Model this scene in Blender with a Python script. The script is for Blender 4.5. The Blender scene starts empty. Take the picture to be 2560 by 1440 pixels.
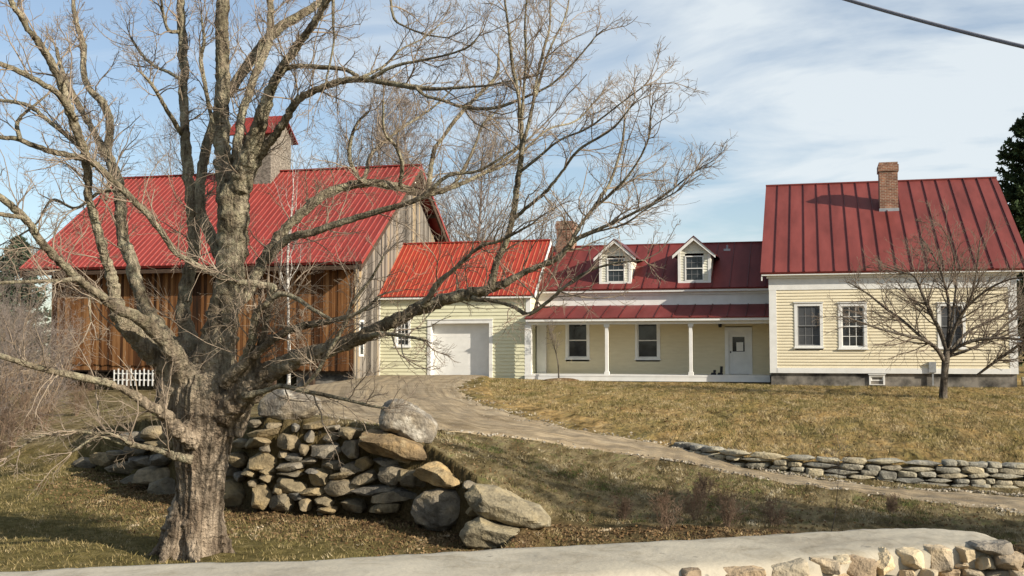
import bpy, bmesh, math, random
import numpy as np
from mathutils import Vector, noise as mnoise

scene = bpy.context.scene
# ------------------------------------------------------------------ camera, world, sun
F, VX, HY, EYE = 2800.0, 2020.0, 875.0, 2.6
PITCH = math.atan((HY - 720) / F)
YAW = math.atan((VX - 1280) / F * math.cos(PITCH))
cam_d = bpy.data.cameras.new('camera')
cam = bpy.data.objects.new('camera', cam_d)
scene.collection.objects.link(cam)
cam.location = (0, 0, EYE)
cam.rotation_euler = (math.pi / 2 + PITCH, 0, YAW)
cam_d.sensor_width = 36
cam_d.lens = F / 2560 * 36
cam_d.clip_start = .1
cam_d.clip_end = 3000
scene.camera = cam

SUN = Vector((-1, .36, -.47)).normalized()
w = bpy.data.worlds.new('World')
scene.world = w
w.use_nodes = True
NT = w.node_tree
for n in list(NT.nodes):
    NT.nodes.remove(n)
def wn(t, **k):
    n = NT.nodes.new(t)
    for a, b in k.items():
        setattr(n, a, b)
    return n
out = wn('ShaderNodeOutputWorld'); bg = wn('ShaderNodeBackground')
sky = wn('ShaderNodeTexSky', sky_type='NISHITA', sun_disc=False)
sky.sun_elevation = math.asin(-SUN.z)
sky.sun_rotation = math.atan2(-SUN.x, -SUN.y)
sky.air_density = 1.0; sky.dust_density = 0.6; sky.ozone_density = 1.8; sky.altitude = 200
bg.inputs[1].default_value = .092
tc = wn('ShaderNodeTexCoord')
sep = wn('ShaderNodeSeparateXYZ'); NT.links.new(tc.outputs['Generated'], sep.inputs[0])
zz = wn('ShaderNodeMath', operation='MAXIMUM'); NT.links.new(sep.outputs[2], zz.inputs[0]); zz.inputs[1].default_value = 0
za = wn('ShaderNodeMath', operation='ADD'); NT.links.new(zz.outputs[0], za.inputs[0]); za.inputs[1].default_value = .16
dv = wn('ShaderNodeVectorMath', operation='DIVIDE')
cmb = wn('ShaderNodeCombineXYZ')
for i in range(3): NT.links.new(za.outputs[0], cmb.inputs[i])
NT.links.new(tc.outputs['Generated'], dv.inputs[0]); NT.links.new(cmb.outputs[0], dv.inputs[1])
mp = wn('ShaderNodeMapping'); NT.links.new(dv.outputs[0], mp.inputs[0])
mp.inputs['Location'].default_value = (3.1, 1.3, 0); mp.inputs['Rotation'].default_value = (0, 0, .5); mp.inputs['Scale'].default_value = (.75, 1.15, .0)
n1 = wn('ShaderNodeTexNoise'); NT.links.new(mp.outputs[0], n1.inputs[0])
n1.inputs['Scale'].default_value = 1.5; n1.inputs['Detail'].default_value = 9; n1.inputs['Roughness'].default_value = .55; n1.inputs['Distortion'].default_value = .6
# more cloud to the right of the view
gx = wn('ShaderNodeVectorMath', operation='DOT_PRODUCT'); NT.links.new(tc.outputs['Generated'], gx.inputs[0])
gx.inputs[1].default_value = (math.cos(YAW), math.sin(YAW), 0)
m1 = wn('ShaderNodeMath', operation='MULTIPLY_ADD'); NT.links.new(gx.outputs['Value'], m1.inputs[0]); m1.inputs[1].default_value = .36; NT.links.new(n1.outputs[0], m1.inputs[2])
cr = wn('ShaderNodeValToRGB'); NT.links.new(m1.outputs[0], cr.inputs[0])
cr.color_ramp.elements[0].position = .42; cr.color_ramp.elements[0].color = (.16, .16, .16, 1)
cr.color_ramp.elements[1].position = .64; cr.color_ramp.elements[1].color = (.88, .88, .88, 1)
mixc = wn('ShaderNodeMixRGB'); NT.links.new(cr.outputs[0], mixc.inputs[0]); NT.links.new(sky.outputs[0], mixc.inputs[1])
mixc.inputs[2].default_value = (5.9, 6.35, 6.6, 1)
NT.links.new(mixc.outputs[0], bg.inputs[0]); NT.links.new(bg.outputs[0], out.inputs[0])

sl = bpy.data.lights.new('sun', 'SUN'); so = bpy.data.objects.new('sun', sl); scene.collection.objects.link(so)
sl.energy = 4.9; sl.angle = math.radians(.53); sl.color = (1, .91, .77)
so.rotation_euler = SUN.to_track_quat('-Z', 'Y').to_euler(); so.location = (30, -20, 30)
scene.view_settings.view_transform = 'Standard'; scene.view_settings.look = 'None'
scene.view_settings.exposure = .62; scene.view_settings.gamma = 1

# ------------------------------------------------------------------ helpers
a_, p_ = YAW, PITCH
FWD = np.array([-math.sin(a_) * math.cos(p_), math.cos(a_) * math.cos(p_), math.sin(p_)])
RT = np.array([math.cos(a_), math.sin(a_), 0]); UP = np.cross(RT, FWD); C0 = np.array([0, 0, EYE])
def ray(x, y): return FWD + RT * (x - 1280) / F + UP * (720 - y) / F
def PY(x, y, Y): v = ray(x, y); return C0 + v * (Y / v[1])
def PD(x, y, D): return C0 + ray(x, y) * D
def PZ(x, y, z): v = ray(x, y); return C0 + v * ((z - EYE) / v[2])

R = np.random.default_rng(7)
random.seed(7)
ORG = {}
def thing(name, label, cat, loc=(0, 0, 0), group=None):
    o = bpy.data.objects.new(name, None); scene.collection.objects.link(o)
    o.location = loc; o.empty_display_size = .2
    ORG[o] = np.array(loc, float)
    o['label'] = label; o['category'] = cat
    if group: o['group'] = group
    return o
def tag(o, label=None, cat=None, group=None, kind=None):
    for k, v in (('label', label), ('category', cat), ('group', group), ('kind', kind)):
        if v: o[k] = v
    return o
class MB:
    def __init__(s): s.V = []; s.Fc = []; s.n = 0; s.big = []
    def poly(s, pts):
        s.V += [tuple(map(float, p)) for p in pts]; s.Fc.append(tuple(range(s.n, s.n + len(pts)))); s.n += len(pts)
    def solid(s, bot, top):            # two matching rings
        k = len(bot); b = s.n
        s.V += [tuple(map(float, p)) for p in bot] + [tuple(map(float, p)) for p in top]
        s.Fc.append(tuple(b + i for i in reversed(range(k)))); s.Fc.append(tuple(b + k + i for i in range(k)))
        for i in range(k):
            j = (i + 1) % k; s.Fc.append((b + i, b + j, b + k + j, b + k + i))
        s.n += 2 * k
    def box(s, x0, x1, y0, y1, z0, z1):
        s.solid([(x0, y0, z0), (x1, y0, z0), (x1, y1, z0), (x0, y1, z0)], [(x0, y0, z1), (x1, y0, z1), (x1, y1, z1), (x0, y1, z1)])
    def prism_x(s, x0, x1, prof):      # prof list of (y,z)
        s.solid([(x0, y, z) for y, z in prof], [(x1, y, z) for y, z in prof])
    def arr(s, V, Q):                  # numpy verts + quads/tris
        V = np.asarray(V, float); s.big.append((V, np.asarray(Q, int)))
    def build(s, name, mat, parent=None, smooth=False):
        me = bpy.data.meshes.new(name)
        Vs = [np.array(s.V, float).reshape(-1, 3)]; loops = [np.array([i for f in s.Fc for i in f], int)]
        tot = [np.array([len(f) for f in s.Fc], int)]; off = s.n
        for V, Q in s.big:
            Vs.append(V); loops.append((Q + off).ravel()); tot.append(np.full(len(Q), Q.shape[1])); off += len(V)
        V = np.concatenate(Vs); L = np.concatenate(loops); T = np.concatenate(tot)
        if parent is not None: V = V - ORG[parent]
        me.vertices.add(len(V)); me.vertices.foreach_set('co', V.ravel())
        me.loops.add(len(L)); me.loops.foreach_set('vertex_index', L.astype(np.int32))
        me.polygons.add(len(T)); st = np.concatenate([[0], np.cumsum(T)[:-1]]).astype(np.int32)
        me.polygons.foreach_set('loop_start', st); me.polygons.foreach_set('loop_total', T.astype(np.int32))
        me.polygons.foreach_set('use_smooth', np.full(len(T), bool(smooth)))
        me.update(calc_edges=True); me.validate()
        if smooth == 'angle': me.set_sharp_from_angle(angle=math.radians(24))
        if not smooth and len(T) < 20000 and not s.big:
            bm = bmesh.new(); bm.from_mesh(me); bmesh.ops.recalc_face_normals(bm, faces=bm.faces[:]); bm.to_mesh(me); bm.free()
        o = bpy.data.objects.new(name, me); scene.collection.objects.link(o)
        if mat: me.materials.append(mat)
        if parent is not None:
            o.parent = parent; ORG[o] = ORG[parent]
        else: ORG[o] = np.zeros(3)
        return o

def each(name, mat, parent, boxes):
    for b in boxes:
        q = MB(); q.box(*b); q.build(name, mat, parent)
# ------------------------------------------------------------------ materials
def nodes(name):
    m = bpy.data.materials.new(name); m.use_nodes = True
    nt = m.node_tree; b = nt.nodes['Principled BSDF']
    return m, nt, b
def N(nt, t, ins=None, **k):
    n = nt.nodes.new(t)
    for a, v in k.items(): setattr(n, a, v)
    if ins:
        for a, v in ins.items():
            if isinstance(v, bpy.types.NodeSocket): nt.links.new(v, n.inputs[a])
            else: n.inputs[a].default_value = v
    return n
def ramp(nt, fac, stops, interp='LINEAR'):
    r = N(nt, 'ShaderNodeValToRGB', {0: fac}); e = r.color_ramp.elements; r.color_ramp.interpolation = interp
    while len(e) < len(stops): e.new(.5)
    for el, (p, c) in zip(e, stops): el.position = p; el.color = (*c, 1) if len(c) == 3 else c
    return r.outputs[0]
def coords(nt, scale=(1, 1, 1), kind='Object'):
    t = N(nt, 'ShaderNodeTexCoord')
    return N(nt, 'ShaderNodeMapping', {'Vector': t.outputs[kind], 'Scale': scale}).outputs[0]
def noise(nt, vec, scale, detail=6, rough=.55, dist=0):
    return N(nt, 'ShaderNodeTexNoise', {'Vector': vec, 'Scale': scale, 'Detail': detail, 'Roughness': rough, 'Distortion': dist}).outputs[0]
def bump(nt, b, h, strength=.3, dist=.02):
    n = N(nt, 'ShaderNodeBump', {'Height': h, 'Strength': strength, 'Distance': dist}); nt.links.new(n.outputs[0], b.inputs['Normal'])
def mix(nt, f, a, b, mode='MIX'):
    return N(nt, 'ShaderNodeMixRGB', {0: f, 1: a, 2: b}, blend_type=mode).outputs[0]
def c4(c): return (*c, 1)
def noise_mat(name, stops, scale=3, stretch=(1, 1, 1), rough=.8, bstr=.3, bscale=20, bdist=.02, spec=.3, metal=0, detail=8):
    m, nt, b = nodes(name); v = coords(nt, stretch)
    nt.links.new(ramp(nt, noise(nt, v, scale, detail, .6), stops), b.inputs['Base Color'])
    b.inputs['Roughness'].default_value = rough; b.inputs['Specular IOR Level'].default_value = spec; b.inputs['Metallic'].default_value = metal
    if bstr: bump(nt, b, noise(nt, v, bscale, 6), bstr, bdist)
    return m

def bark_mat(name, tan, dark, lich, fiss=(7, 7, .9), s=9, lw=.5, low=None):
    m, nt, b = nodes(name)
    vf = coords(nt, fiss); v = coords(nt)
    f1 = noise(nt, vf, 2.2, 8, .62, .5)
    base = ramp(nt, f1, [(.33, dark), (.46, tuple(.55 * x for x in tan)), (.58, tan), (.75, tuple(min(1, 1.25 * x) for x in tan))])
    sp = ramp(nt, noise(nt, v, s, 4, .65), [(.45, (0, 0, 0)), (.6, (1, 1, 1))])
    c = mix(nt, N(nt, 'ShaderNodeMath', {0: sp, 1: lw}, operation='MULTIPLY').outputs[0], base, c4(lich))
    if low:
        zc = N(nt, 'ShaderNodeSeparateXYZ', {0: N(nt, 'ShaderNodeTexCoord').outputs['Object']}).outputs[2]
        k = N(nt, 'ShaderNodeMapRange', {0: zc, 1: 1.6, 2: 3.4}).outputs[0]
        f0 = noise(nt, coords(nt, (8, 8, .7)), 1.7, 9, .65, .6)
        lo = ramp(nt, f0, [(.34, dark), (.44, tuple(.5 * x for x in low)), (.56, low), (.72, tuple(1.35 * x for x in low))])
        c = mix(nt, k, lo, c); f1 = mix(nt, k, f0, f1)
    blot = ramp(nt, noise(nt, v, 2.3, 3, .6), [(.38, (.55, .52, .5)), (.6, (1, 1, 1))])
    nt.links.new(mix(nt, 1.0, c, blot, 'MULTIPLY'), b.inputs['Base Color'])
    b.inputs['Roughness'].default_value = .95; b.inputs['Specular IOR Level'].default_value = .1
    h = N(nt, 'ShaderNodeMath', {0: f1, 1: noise(nt, v, 30, 5)}, operation='ADD').outputs[0]
    bump(nt, b, h, 1.0, .08)
    return m
M = {}
M['bark'] = bark_mat('maple_bark', (.44, .375, .265), (.09, .07, .048), (.50, .47, .32), lw=.6)
M['trunkbark'] = bark_mat('old_trunk_bark', (.43, .365, .26), (.06, .047, .032), (.48, .45, .30), lw=.55, low=(.42, .335, .245))
M['twig'] = noise_mat('twig_bark', [(.3, (.17, .13, .095)), (.7, (.36, .29, .22))], 2, bstr=0, rough=.9, spec=.1)
M['twigfar'] = noise_mat('far_twig_bark', [(.3, (.16, .13, .115)), (.7, (.29, .245, .21))], 1, bstr=0, rough=.9, spec=.1)
M['darktree'] = bark_mat('yard_tree_bark', (.22, .185, .15), (.05, .04, .033), (.27, .25, .19), s=14, lw=.3)
M['darktwig'] = noise_mat('yard_tree_twig', [(.3, (.10, .078, .06)), (.7, (.24, .19, .145))], 3, bstr=0, rough=.9, spec=.1)
M['birch'] = noise_mat('birch_bark', [(.4, (.12, .1, .09)), (.52, (.42, .4, .36)), (.7, (.55, .53, .49))], 6, (1, 1, 3), bstr=.1)
M['brush'] = noise_mat('brush_stem', [(.3, (.13, .09, .06)), (.7, (.32, .24, .16))], 3, bstr=0, rough=.9, spec=.1)
M['redbrush'] = noise_mat('red_brush_stem', [(.3, (.12, .075, .05)), (.7, (.28, .20, .14))], 3, bstr=0, rough=.9, spec=.1)
M['needle'] = noise_mat('pine_needles', [(.3, (.02, .034, .014)), (.7, (.055, .085, .032))], 2, bstr=0, rough=.8, spec=.2)
M['spruce'] = noise_mat('spruce_needles', [(.3, (.03, .05, .035)), (.7, (.09, .13, .075))], 2, bstr=0, rough=.8, spec=.2)

M['white'] = noise_mat('white_paint', [(.3, (.66, .65, .61)), (.7, (.76, .75, .71))], 3, rough=.55, bstr=.05, bscale=30)
M['cream'] = noise_mat('cream_clapboard', [(.3, (.66, .58, .405)), (.7, (.74, .66, .475))], 2, (1, 1, 5), rough=.6, bstr=.05)
M['dormer'] = noise_mat('dormer_paint', [(.3, (.63, .61, .50)), (.7, (.70, .68, .57))], 3, rough=.6, bstr=.05)
M['green'] = noise_mat('pale_green_clapboard', [(.3, (.59, .57, .39)), (.7, (.67, .65, .46))], 2, (1, 1, 5), rough=.6, bstr=.05)
M['porchwall'] = noise_mat('porch_clapboard', [(.3, (.62, .54, .36)), (.7, (.69, .61, .42))], 2, (1, 1, 5), rough=.6, bstr=.05)
def roof_mat(name, c, k=.62, rough=.55, fade=(.42, .2, .17), spec=.25):
    m, nt, b = nodes(name); v = coords(nt, (1, .25, .25))
    n_ = noise(nt, v, 1.3, 7, .6)
    col = ramp(nt, n_, [(.3, tuple(x * k for x in c)), (.62, c), (.8, tuple(.75 * x + .25 * y for x, y in zip(c, fade)))])
    nt.links.new(col, b.inputs['Base Color'])
    b.inputs['Roughness'].default_value = rough; b.inputs['Specular IOR Level'].default_value = spec
    bump(nt, b, noise(nt, coords(nt, (.6, .2, .2)), 2.5, 3), .12, .02)
    return m
M['redmain'] = roof_mat('main_roof_red', (.205, .050, .042), fade=(.27, .11, .09), spec=.12)
M['seam'] = noise_mat('roof_seam', [(.3, (.07, .012, .012)), (.7, (.12, .02, .018))], 4, bstr=0, rough=.5)
M['redell'] = roof_mat('ell_roof_red', (.185, .040, .036), fade=(.26, .09, .075), spec=.12)
M['redgarage'] = roof_mat('garage_roof_red', (.36, .046, .030), fade=(.40, .10, .07), spec=.2)
M['ribgarage'] = noise_mat('garage_rib', [(.3, (.42, .09, .045)), (.7, (.52, .18, .10))], 4, bstr=0, rough=.4)
M['redbarn'] = roof_mat('barn_roof_red', (.27, .045, .036), fade=(.31, .11, .09), spec=.15)
M['ribbarn'] = noise_mat('barn_rib', [(.3, (.32, .06, .05)), (.7, (.40, .11, .09))], 4, bstr=0, rough=.45)
M['concrete'] = noise_mat('foundation_concrete', [(.38, (.04, .037, .033)), (.5, (.13, .118, .10)), (.62, (.24, .215, .18))], 1.3, rough=.95, bstr=.4)
M['wooddark'] = noise_mat('dark_timber', [(.3, (.035, .022, .014)), (.7, (.09, .055, .035))], 5, (1, 1, 8))
M['black'] = noise_mat('black_rubber', [(.3, (.01, .01, .01)), (.7, (.03, .03, .03))], 5)
M['metal'] = noise_mat('grey_metal', [(.3, (.3, .31, .32)), (.7, (.45, .46, .46))], 5, rough=.4, metal=.5, bstr=0)
M['cable'] = noise_mat('grey_cable', [(.3, (.13, .13, .15)), (.7, (.24, .24, .27))], 60, rough=.6, bstr=.2, bscale=90)

def board_mat(name, axis, width, cols, streak=.5):
    m, nt, b = nodes(name)
    t = N(nt, 'ShaderNodeTexCoord'); s = N(nt, 'ShaderNodeSeparateXYZ', {0: t.outputs['Object']})
    d = N(nt, 'ShaderNodeMath', {0: s.outputs[axis], 1: width}, operation='DIVIDE')
    fl = N(nt, 'ShaderNodeMath', {0: d.outputs[0]}, operation='FLOOR')
    wnz = N(nt, 'ShaderNodeTexWhiteNoise', {'W': fl.outputs[0]}, noise_dimensions='1D')
    gv = N(nt, 'ShaderNodeMapping', {'Vector': t.outputs['Object'], 'Scale': (22, 22, .45)}).outputs[0]
    g = noise(nt, gv, 1.0, 8, .65, .3)
    f = N(nt, 'ShaderNodeMath', {0: wnz.outputs[0], 1: .5}, operation='MULTIPLY').outputs[0]
    f2 = N(nt, 'ShaderNodeMath', {0: g, 1: .75, 2: f}, operation='MULTIPLY_ADD').outputs[0]
    big = noise(nt, N(nt, 'ShaderNodeMapping', {'Vector': t.outputs['Object'], 'Scale': (1, 1, .5)}).outputs[0], .6, 4)
    f3 = N(nt, 'ShaderNodeMath', {0: big, 1: .5, 2: f2}, operation='MULTIPLY_ADD').outputs[0]
    f3 = N(nt, 'ShaderNodeMath', {0: f3, 1: .8}, operation='MULTIPLY').outputs[0]
    nt.links.new(ramp(nt, f3, cols), b.inputs['Base Color'])
    b.inputs['Roughness'].default_value = .85; b.inputs['Specular IOR Level'].default_value = .2
    bump(nt, b, g, .5, .02)
    return m
M['orange'] = board_mat('orange_stained_boards', 0, .15, [(.44, (.016, .008, .004)), (.58, (.08, .032, .011)), (.74, (.175, .075, .026)), (.90, (.28, .145, .06))])
M['greyboard'] = board_mat('weathered_grey_boards', 1, .24, [(.48, (.05, .044, .038)), (.62, (.15, .132, .11)), (.78, (.24, .215, .185)), (.93, (.34, .25, .14))])
M['shingle'] = noise_mat('cupola_shingles', [(.35, (.08, .07, .055)), (.5, (.18, .155, .125)), (.7, (.32, .28, .23))], 7, (1, 1, 1.6), rough=.9, bstr=.6)

def brick_mat():
    m, nt, b = nodes('chimney_brick')
    t = N(nt, 'ShaderNodeTexCoord'); s = N(nt, 'ShaderNodeSeparateXYZ', {0: t.outputs['Object']})
    xy = N(nt, 'ShaderNodeMath', {0: s.outputs[0], 1: s.outputs[1]}, operation='ADD')
    v = N(nt, 'ShaderNodeCombineXYZ', {0: xy.outputs[0], 1: s.outputs[2]}).outputs[0]
    br = N(nt, 'ShaderNodeTexBrick', {'Vector': v, 'Color1': (.30, .12, .065, 1), 'Color2': (.18, .065, .04, 1), 'Mortar': (.36, .30, .22, 1), 'Scale': 1.0, 'Mortar Size': .011, 'Brick Width': .22, 'Row Height': .075, 'Bias': .1})
    c = mix(nt, 1.0, br.outputs[0], ramp(nt, noise(nt, coords(nt), 3.5, 5), [(.35, (.6, .58, .55)), (.6, (1, 1, 1)), (.72, (1.35, 1.3, 1.1))]), 'MULTIPLY')
    nt.links.new(c, b.inputs['Base Color']); b.inputs['Roughness'].default_value = .95
    bump(nt, b, br.outputs['Fac'], -.5, .01)
    return m
M['brick'] = brick_mat()
def glass_mat(name='window_glass', c=(.012, .014, .016), r=.06):
    m, nt, b = nodes(name)
    v = coords(nt)
    nt.links.new(ramp(nt, noise(nt, v, 1.6, 3), [(.35, c), (.7, tuple(3.2 * x for x in c))]), b.inputs['Base Color'])
    b.inputs['Roughness'].default_value = r; b.inputs['Specular IOR Level'].default_value = .5
    bump(nt, b, noise(nt, v, 3, 1), .06, .02)
    return m
M['glass'] = glass_mat()
M['screen'] = noise_mat('grey_storm_screen', [(.3, (.05, .052, .055)), (.7, (.08, .082, .085))], 2, rough=.35, bstr=0)
M['muntin'] = noise_mat('grey_muntin', [(.3, (.14, .14, .14)), (.7, (.2, .2, .2))], 2, bstr=0)

def stone_mat(name, sets, lich=None, bs=.6):
    m, nt, b = nodes(name)
    oi = N(nt, 'ShaderNodeObjectInfo'); t = N(nt, 'ShaderNodeTexCoord')
    off = N(nt, 'ShaderNodeVectorMath', {0: t.outputs['Object'], 1: (1, 1, 1)}, operation='MULTIPLY_ADD')
    sc = N(nt, 'ShaderNodeMath', {0: oi.outputs['Random'], 1: 37.0}, operation='MULTIPLY')
    cb = N(nt, 'ShaderNodeCombineXYZ', {0: sc.outputs[0], 1: sc.outputs[0], 2: sc.outputs[0]})
    nt.links.new(cb.outputs[0], off.inputs[2]); v = off.outputs[0]
    base = ramp(nt, oi.outputs['Random'], sets)
    big = ramp(nt, noise(nt, v, 2.2, 5, .6, .8), [(.32, (.45, .44, .44)), (.5, (.95, .93, .9)), (.7, (1.35, 1.25, 1.05))])
    fine = ramp(nt, noise(nt, v, 13, 8, .65), [(.3, (.7, .7, .7)), (.7, (1.2, 1.2, 1.2))])
    c = mix(nt, 1.0, mix(nt, 1.0, base, big, 'MULTIPLY'), fine, 'MULTIPLY')
    if lich:
        c = mix(nt, ramp(nt, noise(nt, v, 3.3, 6, .6), [(.55, (0, 0, 0)), (.68, (.75, .75, .75))]), c, c4(lich))
    nt.links.new(c, b.inputs['Base Color']); b.inputs['Roughness'].default_value = .92; b.inputs['Specular IOR Level'].default_value = .15
    h = N(nt, 'ShaderNodeMath', {0: noise(nt, v, 5, 8, .6), 1: noise(nt, v, 26, 6)}, operation='ADD').outputs[0]
    bump(nt, b, h, bs, .05)
    return m
M['stone'] = stone_mat('field_stone', [(0, (.15, .14, .12)), (.25, (.24, .20, .13)), (.5, (.28, .22, .13)), (.75, (.20, .19, .17)), (1, (.30, .24, .15))])
M['boulder_tan'] = stone_mat('tan_boulder', [(0, (.34, .25, .13)), (1, (.36, .27, .15))], lich=(.42, .33, .19))
M['boulder_brown'] = stone_mat('brown_boulder', [(0, (.24, .18, .10)), (1, (.26, .19, .11))], lich=(.38, .32, .2))
M['boulder_grey'] = stone_mat('grey_boulder', [(0, (.21, .185, .145)), (1, (.23, .2, .155))])
M['boulder_olive'] = stone_mat('olive_boulder', [(0, (.27, .235, .16)), (1, (.28, .24, .165))], lich=(.33, .30, .22))
M['boulder_light'] = stone_mat('pale_boulder', [(0, (.23, .205, .17)), (1, (.25, .22, .18))], lich=(.56, .52, .44))
M['flatstone'] = stone_mat('wall_flat_stone', [(0, (.24, .24, .22)), (.3, (.36, .33, .25)), (.6, (.30, .29, .25)), (1, (.42, .36, .24))])
M['paleflat'] = stone_mat('parapet_stone', [(0, (.46, .335, .18)), (.3, (.52, .45, .33)), (.5, (.36, .27, .18)), (.75, (.54, .48, .37)), (1, (.48, .35, .19))], bs=.5)
M['mortar'] = noise_mat('mortar', [(.3, (.36, .325, .26)), (.7, (.46, .42, .345))], 6, rough=.95, bstr=.5)
def coping_mat():
    m, nt, b = nodes('coping_concrete'); v = coords(nt, (1, 1, 1))
    c = ramp(nt, noise(nt, v, 2.0, 8, .6), [(.3, (.30, .265, .205)), (.5, (.385, .345, .27)), (.72, (.45, .405, .32))])
    c = mix(nt, ramp(nt, noise(nt, v, 16, 3, .5), [(.70, (0, 0, 0)), (.74, (.8, .8, .8))]), c, (.16, .145, .12, 1))
    c = mix(nt, 1.0, c, ramp(nt, noise(nt, v, 7, 9, .72, .8), [(.34, (.72, .70, .66)), (.5, (1, 1, 1)), (.7, (1.1, 1.1, 1.08))]), 'MULTIPLY')
    c = mix(nt, ramp(nt, noise(nt, coords(nt, (3, 1, 1)), 5, 4, .5), [(.6, (0, 0, 0)), (.75, (.35, .35, .35))]), c, (.26, .24, .2, 1))
    nt.links.new(c, b.inputs['Base Color']); b.inputs['Roughness'].default_value = .9; b.inputs['Specular IOR Level'].default_value = .2
    bump(nt, b, N(nt, 'ShaderNodeMath', {0: noise(nt, v, 4, 6), 1: noise(nt, v, 60, 4)}, operation='ADD').outputs[0], .2, .012)
    return m
M['coping'] = coping_mat()

def ground_mat():
    m, nt, b = nodes('winter_ground')
    v = coords(nt)
    att = N(nt, 'ShaderNodeVertexColor'); att.layer_name = 'zone'
    zs = N(nt, 'ShaderNodeSeparateColor', {0: att.outputs[0]})
    big = noise(nt, v, .55, 6, .6); mid = noise(nt, v, 2.6, 8, .65, .3); fine = noise(nt, v, 17, 6, .7)
    vs = coords(nt, (1, .22, 1)); tuft = noise(nt, vs, 8, 7, .7, .4); big = noise(nt, vs, .8, 6, .6); mid = noise(nt, vs, 3.2, 8, .65, .3)
    lawn = ramp(nt, mid, [(.30, (.10, .075, .030)), (.43, (.25, .175, .075)), (.55, (.37, .265, .125)), (.72, (.50, .39, .225))])
    green = ramp(nt, tuft, [(.3, (.08, .08, .025)), (.7, (.24, .20, .075))])
    lawn = mix(nt, ramp(nt, big, [(.46, (0, 0, 0)), (.62, (.75, .75, .75))]), lawn, green)
    lawn = mix(nt, 1.0, lawn, ramp(nt, tuft, [(.32, (.30, .28, .22)), (.46, (.9, .9, .9)), (.68, (1.45, 1.38, 1.2))]), 'MULTIPLY')
    lawn = mix(nt, 1.0, lawn, ramp(nt, noise(nt, coords(nt, (1, .2, 1)), 1.9, 8, .7, .8), [(.33, (.38, .36, .28)), (.46, (.95, .95, .95)), (.66, (1.3, 1.2, 1.1))]), 'MULTIPLY')
    brush = ramp(nt, mid, [(.32, (.055, .045, .020)), (.46, (.155, .125, .062)), (.56, (.26, .215, .125)), (.70, (.17, .18, .07))])
    brush = mix(nt, 1.0, brush, ramp(nt, tuft, [(.28, (.4, .38, .34)), (.5, (.95, .9, .85)), (.75, (1.4, 1.35, 1.2))]), 'MULTIPLY')
    leaf = ramp(nt, fine, [(.35, (.05, .03, .016)), (.55, (.15, .095, .05)), (.68, (.22, .15, .08)), (.78, (.36, .3, .21))])
    gr2 = ramp(nt, noise(nt, v, 6, 7, .7), [(.3, (.07, .058, .022)), (.5, (.16, .130, .048)), (.72, (.26, .21, .10))])
    c = mix(nt, zs.outputs[1], brush, gr2)          # G: foreground grass
    c = mix(nt, zs.outputs[0], c, lawn)             # R: lawn
    c = mix(nt, zs.outputs[2], c, leaf)             # B: leaf litter
    nt.links.new(c, b.inputs['Base Color']); b.inputs['Roughness'].default_value = 1; b.inputs['Specular IOR Level'].default_value = .05
    h = N(nt, 'ShaderNodeMath', {0: tuft, 1: fine}, operation='ADD').outputs[0]
    bump(nt, b, h, .9, .12)
    return m
M['ground'] = ground_mat()
def gravel_mat():
    m, nt, b = nodes('gravel_drive'); v = coords(nt)
    c = ramp(nt, noise(nt, v, 1.4, 8, .6), [(.3, (.22, .165, .10)), (.5, (.32, .25, .16)), (.7, (.40, .32, .215))])
    att = N(nt, 'ShaderNodeVertexColor'); att.layer_name = 'track'
    zs = N(nt, 'ShaderNodeSeparateColor', {0: att.outputs[0]})
    sv = N(nt, 'ShaderNodeCombineXYZ', {0: N(nt, 'ShaderNodeMath', {0: zs.outputs[1], 1: 22.0}, operation='MULTIPLY').outputs[0], 1: N(nt, 'ShaderNodeMath', {0: zs.outputs[2], 1: 9.0}, operation='MULTIPLY').outputs[0]}).outputs[0]
    c = mix(nt, 1.0, c, ramp(nt, noise(nt, sv, 1.0, 8, .7), [(.32, (.5, .48, .44)), (.5, (.95, .95, .95)), (.68, (1.25, 1.22, 1.15))]), 'MULTIPLY')
    tr = N(nt, 'ShaderNodeMath', {0: zs.outputs[0], 1: ramp(nt, noise(nt, v, 3, 5), [(.35, (.3, .3, .3)), (.65, (1, 1, 1))])}, operation='MULTIPLY').outputs[0]
    c = mix(nt, tr, c, (.15, .125, .095, 1))
    c = mix(nt, ramp(nt, noise(nt, v, 40, 2, .5), [(.66, (0, 0, 0)), (.72, (.7, .7, .7))]), c, (.48, .44, .37, 1))
    nt.links.new(c, b.inputs['Base Color']); b.inputs['Roughness'].default_value = 1; b.inputs['Specular IOR Level'].default_value = .1
    bump(nt, b, noise(nt, v, 30, 5, .7), .6, .04)
    return m
M['gravel'] = gravel_mat()
M['asphalt'] = noise_mat('road_asphalt', [(.3, (.045, .045, .045)), (.7, (.07, .07, .068))], 20, rough=.9)
def blade_mat(name, stops):
    m, nt, b = nodes(name); oi = N(nt, 'ShaderNodeTexCoord')
    n_ = N(nt, 'ShaderNodeTexWhiteNoise', {'Vector': N(nt, 'ShaderNodeVectorMath', {0: N(nt, 'ShaderNodeVectorMath', {0: oi.outputs['Object'], 1: (9, 9, 0)}, operation='MULTIPLY').outputs[0]}, operation='FLOOR').outputs[0]})
    pt = N(nt, 'ShaderNodeMath', {0: noise(nt, coords(nt, (1, .22, 0)), 2.3, 7, .68, .6), 1: 2.5, 2: -.95}, operation='MULTIPLY_ADD').outputs[0]
    cr_ = ramp(nt, N(nt, 'ShaderNodeMath', {0: n_.outputs[0], 1: .45, 2: pt}, operation='MULTIPLY_ADD').outputs[0], stops)
    nt.links.new(cr_, b.inputs['Base Color']); b.inputs['Roughness'].default_value = .9; b.inputs['Specular IOR Level'].default_value = .1
    return m
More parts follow.
